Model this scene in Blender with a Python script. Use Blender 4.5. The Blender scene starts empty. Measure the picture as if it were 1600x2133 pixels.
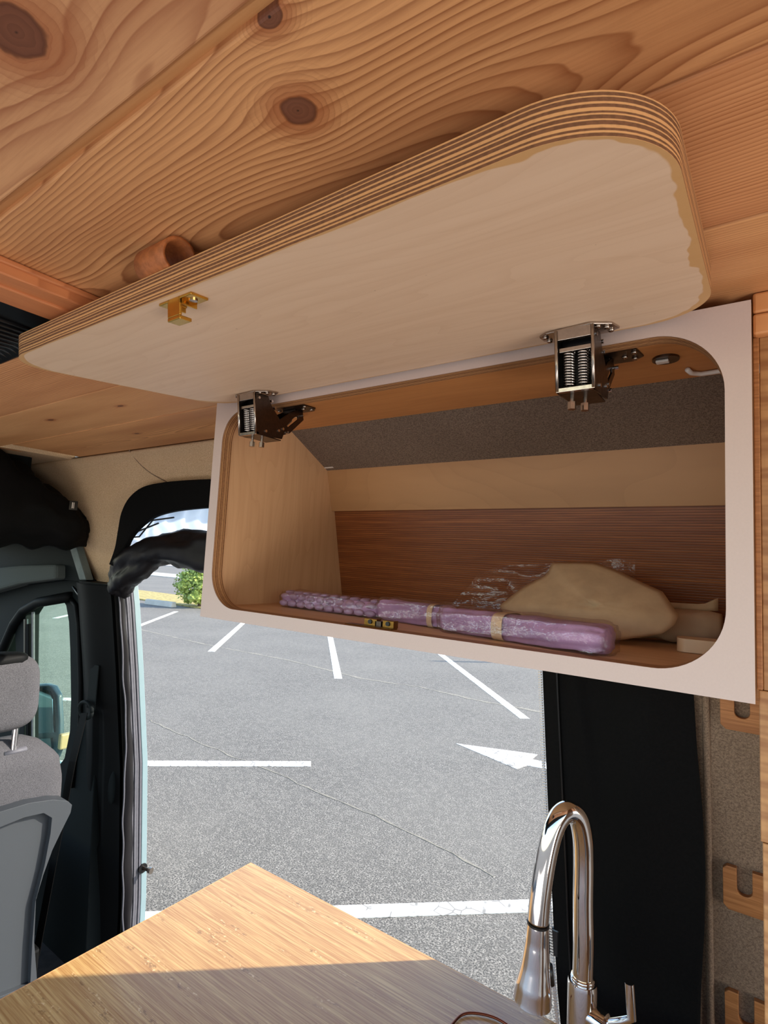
import bpy, bmesh, math, random
from mathutils import Vector, Matrix, noise
from mathutils.geometry import tessellate_polygon
random.seed(7)
C = bpy.context.scene
COL = C.collection
# ------------------------------------------------------------------ camera
# coordinates are written relative to the eye (z = 0 at the camera); LIFT brings the ground to z = 0
LIFT = 2.2
FPX, YAW, PITCH, ROLL = 1137.0, 0.613659, 0.0905783, 0.0508182
fw = Vector((-math.sin(YAW)*math.cos(PITCH), math.cos(YAW)*math.cos(PITCH), math.sin(PITCH)))
r0 = Vector((math.cos(YAW), math.sin(YAW), 0)); u0 = r0.cross(fw)
rt = math.cos(ROLL)*r0 + math.sin(ROLL)*u0
up = -math.sin(ROLL)*r0 + math.cos(ROLL)*u0
cam = bpy.data.objects.new('camera', bpy.data.cameras.new('camera')); COL.objects.link(cam)
cam.matrix_world = Matrix(((rt.x, up.x, -fw.x, 0), (rt.y, up.y, -fw.y, 0), (rt.z, up.z, -fw.z, LIFT), (0, 0, 0, 1)))
cam.data.sensor_fit = 'VERTICAL'; cam.data.sensor_height = 24.0
cam.data.lens = 24.0*FPX/2133.0
cam.data.clip_start = 0.02; cam.data.clip_end = 500
C.camera = cam
# ------------------------------------------------------------------ world, sun, exposure
SUN_EL = math.radians(32)
sun_dir = Vector((0.716*math.cos(SUN_EL), 0.698*math.cos(SUN_EL), math.sin(SUN_EL))).normalized()
w = bpy.data.worlds.new('sky'); C.world = w; w.use_nodes = True
wn = w.node_tree.nodes; wn.clear()
wo = wn.new('ShaderNodeOutputWorld'); wb = wn.new('ShaderNodeBackground'); sk = wn.new('ShaderNodeTexSky')
sk.sky_type = 'NISHITA'; sk.sun_disc = False; sk.sun_elevation = SUN_EL
sk.sun_rotation = math.atan2(sun_dir.x, sun_dir.y); sk.air_density = 1.0; sk.dust_density = 0.6
wb.inputs[1].default_value = 0.42
w.node_tree.links.new(sk.outputs[0], wb.inputs[0]); w.node_tree.links.new(wb.outputs[0], wo.inputs[0])
sun = bpy.data.objects.new('sun', bpy.data.lights.new('sun', 'SUN')); COL.objects.link(sun)
sun.data.energy = 6.6; sun.data.angle = 0.012; sun.data.color = (1.0, 0.91, 0.77)
sun.rotation_euler = sun_dir.to_track_quat('Z', 'Y').to_euler()


def area(name, loc, target, sx, sy, power, color):
    l = bpy.data.lights.new(name, 'AREA'); l.shape = 'RECTANGLE'; l.size = sx; l.size_y = sy
    l.energy = power; l.color = color
    o = bpy.data.objects.new(name, l); COL.objects.link(o); o.location = loc
    o.rotation_euler = (Vector(loc)-Vector(target)).to_track_quat('Z', 'Y').to_euler()
    return o


# two added fill lamps, low behind the camera, brightening the ceiling and cabinet
area('rear_fill', (2.3, -0.3, -1.15), (-0.4, 0.5, 0.3), 1.3, 0.7, 29, (1.0, 0.92, 0.84))
area('side_fill', (-0.6, -1.0, -1.15), (-0.6, 0.5, 0.33), 2.4, 0.7, 10, (1.0, 0.92, 0.84))
C.view_settings.view_transform = 'Standard'; C.view_settings.look = 'None'
C.view_settings.gamma = 1; C.view_settings.use_curve_mapping = False
C.view_settings.exposure = 0.3


def px(x, y, ax, v):
    """point where the sight line of photo pixel (x, y) meets the plane ax = v (eye coordinates)"""
    r = fw + rt*((x-800)/FPX) + up*((1066.5-y)/FPX)
    return r*(v/r['xyz'.index(ax)])


# ------------------------------------------------------------------ materials
def srgb(r, g, b):
    f = lambda c: ((c/255.0)/12.92 if c/255.0 <= 0.04045 else ((c/255.0+0.055)/1.055)**2.4)
    return (f(r), f(g), f(b), 1)


class NB:
    """small node builder"""
    def __init__(s, name, rough=0.5, metal=0.0, base=(0.5, 0.5, 0.5, 1), coat=0.0):
        s.m = bpy.data.materials.new(name); s.m.use_nodes = True
        s.t = s.m.node_tree; s.n = s.t.nodes; s.bsdf = s.n['Principled BSDF']; s.out = s.n['Material Output']
        s.set('Base Color', base); s.set('Roughness', rough); s.set('Metallic', metal)
        if coat: s.set('Coat Weight', coat); s.set('Coat Roughness', 0.12)
        s._tc = None

    def set(s, k, v):
        i = s.bsdf.inputs[k]
        if hasattr(v, 'links') or isinstance(v, bpy.types.NodeSocket): s.t.links.new(v, i)
        else: i.default_value = v

    def link(s, a, b):
        if isinstance(a, bpy.types.NodeSocket): s.t.links.new(a, b)
        else: b.default_value = a

    def co(s):
        if s._tc is None: s._tc = s.n.new('ShaderNodeTexCoord').outputs['Object']
        return s._tc

    def xyz(s):
        n = s.n.new('ShaderNodeSeparateXYZ'); s.t.links.new(s.co(), n.inputs[0]); return n.outputs

    def comb(s, x=0.0, y=0.0, z=0.0):
        n = s.n.new('ShaderNodeCombineXYZ')
        for i, v in enumerate((x, y, z)): s.link(v, n.inputs[i])
        return n.outputs[0]

    def m_(s, op, a, b=0.0, c=0.0, clamp=False):
        n = s.n.new('ShaderNodeMath'); n.operation = op; n.use_clamp = clamp
        s.link(a, n.inputs[0]); s.link(b, n.inputs[1])
        if op in ('MULTIPLY_ADD', 'SMOOTH_MIN'): s.link(c, n.inputs[2])
        return n.outputs[0]

    def add(s, a, b): return s.m_('ADD', a, b)
    def sub(s, a, b): return s.m_('SUBTRACT', a, b)
    def mul(s, a, b): return s.m_('MULTIPLY', a, b)

    def scale(s, v, sc):
        n = s.n.new('ShaderNodeMapping'); s.t.links.new(v, n.inputs[0]); n.inputs['Scale'].default_value = sc
        return n.outputs[0]

    def noise(s, sc=(1, 1, 1), detail=2.0, rough=0.5, off=0.0, src=None):
        n = s.n.new('ShaderNodeTexNoise'); n.inputs['Scale'].default_value = 1.0
        n.inputs['Detail'].default_value = detail; n.inputs['Roughness'].default_value = rough
        mp = s.n.new('ShaderNodeMapping'); s.t.links.new(src if src is not None else s.co(), mp.inputs[0])
        mp.inputs['Scale'].default_value = sc; mp.inputs['Location'].default_value = (off, off*1.7, off*0.6)
        s.t.links.new(mp.outputs[0], n.inputs['Vector'])
        return n.outputs['Fac']

    def voro(s, sc, feature='F1', out='Distance'):
        n = s.n.new('ShaderNodeTexVoronoi'); n.feature = feature; n.inputs['Scale'].default_value = sc
        s.t.links.new(s.co(), n.inputs['Vector']); return n.outputs[out]

    def rng(s, v, a, b, c=0.0, d=1.0, smooth=True):
        n = s.n.new('ShaderNodeMapRange'); s.link(v, n.inputs[0])
        n.interpolation_type = 'SMOOTHSTEP' if smooth else 'LINEAR'
        for i, k in enumerate((a, b, c, d)): s.link(k, n.inputs[1+i])
        return n.outputs[0]

    def mix(s, f, a, b, mode='MIX'):
        n = s.n.new('ShaderNodeMix'); n.data_type = 'RGBA'; n.blend_type = mode
        s.link(f, n.inputs[0]); s.link(a, n.inputs[6]); s.link(b, n.inputs[7]); return n.outputs[2]

    def bump(s, h, strength=0.3, dist=0.001):
        n = s.n.new('ShaderNodeBump'); n.inputs['Strength'].default_value = strength
        n.inputs['Distance'].default_value = dist; s.link(h, n.inputs['Height']); s.set('Normal', n.outputs[0])


def pine(name, light, dark, knots=(), yc=0.1, h0=0.03, hamp=0.06, freq=190, seed=0.0, contrast=0.8, axis='x', rough=0.5,
         wx=1.6, nx=5.0, knotcol=(124, 76, 54)):
    b = NB(name, rough=rough)
    o = b.xyz()
    X, Y = (o[0], o[1]) if axis == 'x' else ((o[1], o[0]) if axis == 'y' else (o[2], o[0]))
    psi = Y
    km = None
    for (kx, ky, R, ell, K) in knots:
        dx = b.mul(b.sub(X, kx), 1.0/(ell*R*3.4)); dy = b.sub(Y, ky); dyn = b.mul(dy, 1.0/(R*3.4))
        r2 = b.add(b.mul(dx, dx), b.mul(dyn, dyn))
        psi = b.sub(psi, b.m_('DIVIDE', b.mul(dy, K), b.add(r2, 1.0)))
        psi = b.add(psi, b.m_('DIVIDE', b.mul(0.006 if seed % 2 else -0.006, 1.0), b.add(r2, 1.0)))
    low = b.noise((wx, nx, 1) if axis == 'x' else ((nx, wx, 1) if axis == 'y' else (nx, 1, wx)), 1.5, 0.5, seed)
    mid = b.noise((6, 22, 1) if axis == 'x' else ((22, 6, 1) if axis == 'y' else (22, 1, 6)), 2, 0.5, seed+9)
    h = b.add(b.mul(b.sub(low, 0.35), hamp*3.2), h0)
    d = b.sub(psi, yc)
    d = b.add(d, b.mul(b.sub(mid, 0.5), 0.010))
    rr = b.m_('SQRT', b.add(b.mul(d, d), b.mul(h, h)))
    ring = b.mul(rr, freq)
    vary = b.noise((0.5, 30, 1) if axis == 'x' else (30, 0.5, 0.5), 2, 0.5, seed+3)
    ring = b.add(ring, b.mul(vary, 2.2))
    saw = b.m_('FRACT', ring)
    up_ = b.m_('POWER', saw, 2.4)
    fall = b.rng(saw, 0.90, 1.0, 1.0, 0.0)
    prof = b.mul(up_, fall)
    tone = b.noise((1.4, 9, 1) if axis == 'x' else (9, 1.4, 1.4), 2, 0.5, seed+20)
    fib = b.noise((18, 420, 60) if axis == 'x' else ((420, 18, 60) if axis == 'y' else (420, 60, 18)), 2, 0.6, seed)
    L, Dk = srgb(*light), srgb(*dark)
    mid_c = tuple(L[i]*0.55+Dk[i]*0.45 for i in range(3))+(1,)
    c = b.mix(b.rng(tone, 0.35, 0.7), L, mid_c)
    c = b.mix(b.mul(b.mul(prof, contrast), b.rng(vary, 0.2, 0.7, 0.55, 1.15)), c, Dk)
    c = b.mix(b.mul(b.rng(fib, 0.35, 0.7), 0.16), c, Dk)
    for (kx, ky, R, ell, K) in knots:
        wv = b.mul(b.sub(b.noise((60, 60, 1), 2, 0.5, seed), 0.5), 0.5*R)
        dx = b.mul(b.sub(X, kx), 1.0/(ell*R)); dy = b.mul(b.sub(Y, ky), 1.0/R)
        r = b.add(b.m_('SQRT', b.add(b.mul(dx, dx), b.mul(dy, dy))), b.mul(wv, 1.0/R))
        halo = b.rng(r, 1.0, 3.0, 0.7, 0.0)
        c = b.mix(halo, c, srgb(168, 98, 58))
        wr_ = b.m_('FRACT', b.mul(b.add(r, b.mul(low, 1.5)), 2.6)); c = b.mix(b.mul(b.mul(b.m_('POWER', wr_, 3.0), b.rng(r, 1.2, 4.2, 0.6, 0.0)), 0.9), c, Dk)
        rin = b.m_('FRACT', b.mul(r, 3.2))
        kc = b.mix(b.mul(rin, 0.35), srgb(*knotcol), srgb(84, 48, 34))
        pith = b.rng(r, 0.0, 0.13, 1.0, 0.0)
        kc = b.mix(pith, kc, srgb(40, 20, 14))
        c = b.mix(b.rng(r, 0.9, 1.08, 1.0, 0.0), c, kc)
        edge = b.mul(b.rng(r, 0.84, 0.98), b.rng(r, 1.0, 1.14, 1.0, 0.0))
        c = b.mix(b.mul(edge, 0.6), c, srgb(78, 38, 22))
    b.set('Base Color', c)
    b.bump(b.add(b.mul(prof, -0.5), b.mul(fib, 0.5)), 0.25, 0.0006)
    return b.m


def ply(name, axis, thick, light=(214, 164, 108), dark=(120, 78, 48), layers=10.0, off=0.0):
    b = NB(name, rough=0.6)
    z = b.xyz()['xyz'.index(axis)]
    wob = b.mul(b.sub(b.noise((14, 14, 14), 1), 0.5), thick*0.03)
    t = b.mul(b.add(b.sub(z, off), wob), layers/thick)
    fr = b.m_('FRACT', t); cell = b.m_('FLOOR', t)
    wn_ = b.n.new('ShaderNodeTexWhiteNoise'); wn_.noise_dimensions = '1D'; b.t.links.new(cell, wn_.inputs['W'])
    wth = b.add(b.mul(wn_.outputs[0], 0.4), 0.38)
    s = b.mul(b.rng(fr, 0.0, 0.12), b.sub(1.0, b.rng(b.sub(fr, wth), 0.0, 0.12)))
    g = b.noise((240, 240, 400) if axis == 'z' else (240, 400, 240), 2)
    dk = b.mix(b.rng(g, 0.4, 0.7), srgb(*dark), tuple(c*0.62 for c in srgb(*dark)[:3])+(1,))
    c = b.mix(s, srgb(*light), dk)
    c = b.mix(b.mul(b.rng(g, 0.5, 0.8), 0.25), c, srgb(150, 100, 60))
    b.set('Base Color', c)
    return b.m


def birch(name, col=(226, 196, 160), dk=(196, 158, 118), axis='x', stain=None, rough=0.5, strength=0.3):
    b = NB(name, rough=rough)
    g = b.noise((3, 60, 3) if axis == 'x' else (60, 60, 3), 3, 0.55)
    wv = b.noise((1.5, 8, 1.5) if axis == 'x' else (8, 8, 1.5), 2)
    o = b.xyz(); Yv = o[1] if axis == 'x' else o[1]
    rings = b.m_('FRACT', b.add(b.mul(Yv, 55), b.mul(wv, 16)))
    ln = b.m_('POWER', rings, 5.0)
    c = b.mix(b.mul(b.rng(g, 0.35, 0.75), strength), srgb(*col), srgb(*dk))
    c = b.mix(b.mul(ln, 0.22), c, srgb(*dk))
    sp = b.noise((120, 120, 120), 1)
    c = b.mix(b.rng(sp, 0.78, 0.83, 0, 0.4), c, srgb(150, 105, 70))
    if stain:
        hx, hy, r, cx, cy = stain
        ax_ = b.sub(b.m_('ABSOLUTE', b.sub(o[0], cx)), hx-r); ay = b.sub(b.m_('ABSOLUTE', b.sub(o[1], cy)), hy-r)
        qx = b.m_('MAXIMUM', ax_, 0.0); qy = b.m_('MAXIMUM', ay, 0.0)
        dd = b.sub(b.m_('SQRT', b.add(b.mul(qx, qx), b.mul(qy, qy))), r)
        ins = b.m_('MINIMUM', b.m_('MAXIMUM', ax_, ay), 0.0)
        dd = b.mul(b.add(dd, ins), -1.0)      # distance inside the outline
        wdt = b.mul(b.rng(b.noise((9, 9, 9), 3, 0.6), 0.35, 0.72), 0.014)
        right = b.rng(o[0], cx+hx-0.16, cx+hx-0.04, 0.16, 1.0)
        wdt = b.add(b.mul(wdt, right), 0.0016)
        m = b.rng(b.sub(dd, wdt), -0.0007, 0.0009, 1.0, 0.0)
        c = b.mix(b.mul(m, 0.75), c, srgb(206, 154, 84))
    b.set('Base Color', c)
    b.bump(g, 0.12, 0.0004)
    return b.m


def bamboo(name, light, dark, nodes=True, rough=0.35, sc=1.0, coat=0.0, strips=0.0, axis='x'):
    b = NB(name, rough=rough, coat=coat)
    def v3(a, c, d): return (a, c, d) if axis == 'x' else (d, c, a)
    f1 = b.noise(v3(8*sc, 330*sc, 330*sc), 3, 0.65)
    f2 = b.noise(v3(2*sc, 90*sc, 90*sc), 2, 0.5, 4)
    o = b.xyz()
    c = b.mix(b.rng(f1, 0.3, 0.7), srgb(*light), srgb(*dark))
    c = b.mix(b.rng(f2, 0.35, 0.7, 0, 0.5), c, srgb(*dark))
    if nodes:
        kn = b.noise(v3(60, 150, 150), 2, 0.6, 7); rg = b.noise(v3(5, 30, 30), 1, 0.5, 11)
        mk = b.mul(b.rng(kn, 0.56, 0.66), b.rng(rg, 0.56, 0.66))
        c = b.mix(b.mul(mk, 0.7), c, tuple(x*0.62 for x in srgb(*dark)[:3])+(1,))
        kn2 = b.noise(v3(80, 160, 160), 2, 0.6, 17)
        c = b.mix(b.mul(b.mul(b.rng(kn2, 0.6, 0.68), b.rng(rg, 0.54, 0.66)), 0.5), c, srgb(250, 222, 170))
    h = f1
    if strips:
        st = b.m_('FRACT', b.mul(o[2], strips)); gr = b.mul(b.rng(st, 0, 0.18), b.rng(st, 0.82, 1.0, 1, 0))
        wn_ = b.n.new('ShaderNodeTexWhiteNoise'); wn_.noise_dimensions = '1D'
        b.t.links.new(b.m_('FLOOR', b.mul(o[2], strips)), wn_.inputs['W'])
        c = b.mix(b.mul(wn_.outputs[0], 0.45), c, srgb(*dark))
        c = b.mix(b.sub(1.0, gr), c, tuple(x*0.45 for x in srgb(*dark)[:3])+(1,))
        h = gr
    b.set('Base Color', c)
    b.bump(h, 0.35, 0.0006)
    return b.m


def fabric(name, col, col2, scale=900.0, rough=0.95, bump=0.5, sheen=0.0):
    b = NB(name, rough=rough)
    o = b.xyz()
    n1 = b.noise((scale, scale*0.35, scale), 2, 0.6); n2 = b.noise((scale*0.35, scale, scale*0.4), 2, 0.6, 3)
    w_ = b.add(b.mul(n1, 0.5), b.mul(n2, 0.5))
    big = b.noise((5, 5, 5), 2)
    c = b.mix(b.rng(w_, 0.38, 0.62), srgb(*col), srgb(*col2))
    c = b.mix(b.rng(big, 0.3, 0.8, 0, 0.3), c, srgb(*col2))
    b.set('Base Color', c); b.bump(w_, bump, 0.0006)
    if sheen: b.set('Sheen Weight', sheen)
    return b.m


def plain(name, col, rough=0.5, metal=0.0, var=0.12, scale=30, bump=0.0, coat=0.0):
    b = NB(name, rough=rough, metal=metal, coat=coat)
    n = b.noise((scale, scale, scale), 3, 0.6)
    k = srgb(*col); b.set('Base Color', b.mix(b.rng(n, 0.3, 0.7, 0, 1), k, tuple(c*(1-var) for c in k[:3])+(1,)))
    b.set('Roughness', b.rng(n, 0.3, 0.7, rough*0.92, min(1, rough*1.08)))
    if bump: b.bump(n, bump, 0.001)
    return b.m


M = {}
M['lam'] = plain('white_laminate', (206, 186, 178), 0.45, var=0.03, scale=400)
M['face_ply'] = ply('face_frame_plywood', 'y', 0.027, light=(196, 148, 100), dark=(132, 88, 56), layers=7, off=0.72)
M['lid_ply'] = ply('lid_edge_plywood', 'z', 0.029, light=(214, 162, 108), dark=(122, 82, 56), layers=8, off=0.0)
M['birch_lid'] = birch('birch_veneer_lid', (232, 202, 174), (208, 172, 140), stain=(0.4435, 0.2, 0.085, -0.4885, 0.0))
M['birch'] = birch('birch_panel', (214, 172, 128), (186, 138, 94))
M['birch_v'] = birch('birch_side_panel', (212, 168, 126), (182, 134, 92), axis='z')
M['birch_in'] = birch('birch_back_strip', (178, 132, 88), (150, 106, 66))
M['rail'] = birch('oiled_birch_rail', (192, 130, 76), (158, 98, 52))
M['bam_back'] = bamboo('carbonised_bamboo', (170, 100, 50), (122, 64, 28), nodes=False, rough=0.4, strips=210.0)
M['bam_top'] = bamboo('bamboo_worktop', (218, 181, 120), (170, 124, 72), rough=0.3, coat=0.3)
M['bam_edge'] = bamboo('bamboo_worktop_edge', (236, 186, 128), (206, 150, 96), rough=0.4)
M['bam_br'] = bamboo('bamboo_bracket', (188, 128, 76), (150, 94, 50), nodes=False, rough=0.5)
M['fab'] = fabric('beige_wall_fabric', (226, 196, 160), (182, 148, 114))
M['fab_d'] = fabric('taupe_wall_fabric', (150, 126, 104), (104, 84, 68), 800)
M['blk'] = fabric('black_nylon', (13, 12, 12), (7, 7, 7), 600, 0.75, 0.2)
M['blk_satin'] = plain('black_satin_cloth', (22, 20, 23), 0.42, var=0.3, scale=20)
M['blk_trim'] = plain('black_plastic_trim', (13, 14, 15), 0.6, var=0.15, scale=900, bump=0.15)
M['dk_trim'] = plain('dark_grey_cab_trim', (20, 25, 26), 0.7, var=0.15, scale=700, bump=0.15)
M['blk_gloss'] = plain('black_plastic', (18, 18, 20), 0.3, var=0.1)
M['rubber'] = plain('grey_rubber', (92, 92, 100), 0.6, var=0.15, scale=60)
M['blue'] = plain('pale_blue_paint', (126, 148, 154), 0.25, var=0.04, coat=0.5)
M['seat'] = fabric('grey_seat_fabric', (92, 91, 95), (58, 58, 62), 900, 0.95, 0.4)
M['seat_pl'] = plain('grey_seat_plastic', (60, 64, 69), 0.5, var=0.12, scale=1200, bump=0.25)
M['chrome'] = plain('chrome', (226, 222, 220), 0.06, 1.0, var=0.02)
M['nickel'] = plain('nickel_plated_steel', (186, 174, 164), 0.22, 1.0, var=0.15, scale=120)
M['steel_dk'] = plain('dark_steel', (96, 84, 76), 0.32, 1.0, var=0.2, scale=120)
M['brass'] = plain('brass', (214, 168, 78), 0.25, 1.0, var=0.15, scale=80)
M['brass_old'] = plain('dull_brass', (150, 112, 56), 0.35, 1.0, var=0.3, scale=120)
M['copper'] = plain('copper_wire', (120, 66, 48), 0.35, 1.0, var=0.1)
M['leather'] = plain('tan_leather', (176, 104, 56), 0.6, var=0.3, scale=150, bump=0.3)
M['leather_in'] = plain('leather_inside', (104, 66, 52), 0.9, var=0.3, scale=300, bump=0.4)
M['white_pl'] = plain('white_plastic', (222, 214, 206), 0.4, var=0.03)
M['lilac'] = plain('lilac_cloth', (190, 150, 192), 0.8, var=0.3, scale=18, bump=0.2)
M['band'] = plain('paper_band', (214, 182, 150), 0.8, var=0.06, scale=60)
M['kraft'] = plain('kraft_paper', (192, 158, 122), 0.8, var=0.14, scale=26, bump=1.0)
M['kraft2'] = plain('brown_paper', (186, 154, 124), 0.8, var=0.15, scale=14, bump=0.3)
M['silver'] = plain('silver_lining', (206, 216, 230), 0.4, 0.35, var=0.1, scale=10)
M['mirror_glass'] = plain('mirror_glass', (120, 140, 145), 0.04, 1.0, var=0.02)
M['amber'] = plain('amber_lens', (190, 160, 120), 0.3, var=0.1)
for k_ in ('blk', 'blk_trim', 'dk_trim', 'blk_satin', 'seat', 'seat_pl'):
    M[k_].node_tree.nodes['Principled BSDF'].inputs['Specular IOR Level'].default_value = {'blk_satin': 0.25, 'seat_pl': 0.4, 'seat': 0.2}.get(k_, 0.10)
M['dark_floor'] = plain('dark_floor', (60, 54, 48), 0.7, var=0.2)
M['van_out'] = M['blue']


def film(name, tint=(1, 1, 1, 1), gl=0.16, rough=0.12):
    b = NB(name); n = b.n
    tr = n.new('ShaderNodeBsdfTransparent'); tr.inputs[0].default_value = tint
    g = n.new('ShaderNodeBsdfGlossy'); g.inputs['Roughness'].default_value = rough; g.inputs[0].default_value = (1, 1, 1, 1)
    fr = n.new('ShaderNodeLayerWeight'); fr.inputs[0].default_value = 0.35
    f = b.mul(b.add(fr.outputs['Facing'], 0.12), gl*2.5)
    mx = n.new('ShaderNodeMixShader'); b.link(f, mx.inputs[0]); b.t.links.new(tr.outputs[0], mx.inputs[1]); b.t.links.new(g.outputs[0], mx.inputs[2])
    bp = n.new('ShaderNodeBump'); bp.inputs['Strength'].default_value = 0.9; bp.inputs['Distance'].default_value = 0.004
    b.t.links.new(b.noise((70, 70, 70), 3, 0.6), bp.inputs['Height']); b.t.links.new(bp.outputs[0], g.inputs['Normal'])
    b.t.links.new(mx.outputs[0], b.out.inputs[0]); return b.m


M['film'] = film('clear_plastic_film', (0.95, 0.93, 0.93, 1), gl=0.14, rough=0.2)
M['glass'] = film('green_window_glass', (0.84, 0.97, 0.88, 1), gl=0.03, rough=0.02)
for nm in ('glass',):
    for n_ in list(M[nm].node_tree.nodes):
        if n_.type == 'BUMP': n_.inputs['Strength'].default_value = 0.0
# silver lining lets the daylight outside glow through
_b = NB('translucent_silver_lining', rough=0.45, base=srgb(214, 226, 240)); _n = _b.n
_tr = _n.new('ShaderNodeBsdfTranslucent'); _tr.inputs[0].default_value = srgb(214, 228, 246)
_mx = _n.new('ShaderNodeMixShader'); _mx.inputs[0].default_value = 0.6
_b.t.links.new(_b.bsdf.outputs[0], _mx.inputs[1]); _b.t.links.new(_tr.outputs[0], _mx.inputs[2]); _b.t.links.new(_mx.outputs[0], _b.out.inputs[0])
M['silver'] = _b.m

# asphalt
b = NB('asphalt', rough=0.9)
v1 = b.noise((85, 85, 85), 3, 0.75); v2 = b.noise((22, 22, 22), 4, 0.75, 5); big = b.noise((0.5, 0.5, 0.5), 3, 0.6, 2)
sp = b.voro(48.0)
c = b.mix(b.rng(v1, 0.42, 0.58), srgb(60, 58, 55), srgb(156, 150, 139))
c = b.mix(b.rng(v2, 0.40, 0.60, 0.0, 0.6), c, srgb(80, 77, 72))
c = b.mix(b.rng(sp, 0.10, 0.22, 0.55, 0.0), c, srgb(206, 200, 188))
c = b.mix(b.rng(big, 0.3, 0.75, 0.0, 0.35), c, srgb(136, 131, 121))
b.set('Base Color', c); b.bump(v1, 0.8, 0.006); M['asphalt'] = b.m
b = NB('road_paint', rough=0.7)
cr = b.voro(9.0, 'DISTANCE_TO_EDGE'); v1 = b.noise((60, 60, 60), 3, 0.7); wr = b.noise((8, 8, 8), 2)
c = b.mix(b.rng(v1, 0.35, 0.7, 0, 0.25), srgb(240, 238, 228), srgb(190, 186, 176))
c = b.mix(b.mul(b.rng(cr, 0.015, 0.07, 1, 0), b.rng(wr, 0.36, 0.55)), c, srgb(140, 136, 128))
b.set('Base Color', c); M['paint'] = b.m
M['crackfill'] = plain('sandy_crack', (150, 143, 128), 0.9, var=0.35, scale=25)
M['concrete'] = plain('concrete', (196, 190, 178), 0.9, var=0.15, scale=3)
M['gravel'] = plain('pale_gravel', (222, 206, 196), 0.95, var=0.25, scale=2)
M['drygrass'] = plain('dry_grass', (188, 170, 104), 0.95, var=0.45, scale=6)
M['leafy'] = plain('shrub_leaves', (168, 186, 88), 0.6, var=0.55, scale=5)
M['bark'] = plain('bark', (96, 76, 58), 0.9, var=0.3, scale=20)

# ------------------------------------------------------------------ mesh helpers


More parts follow.
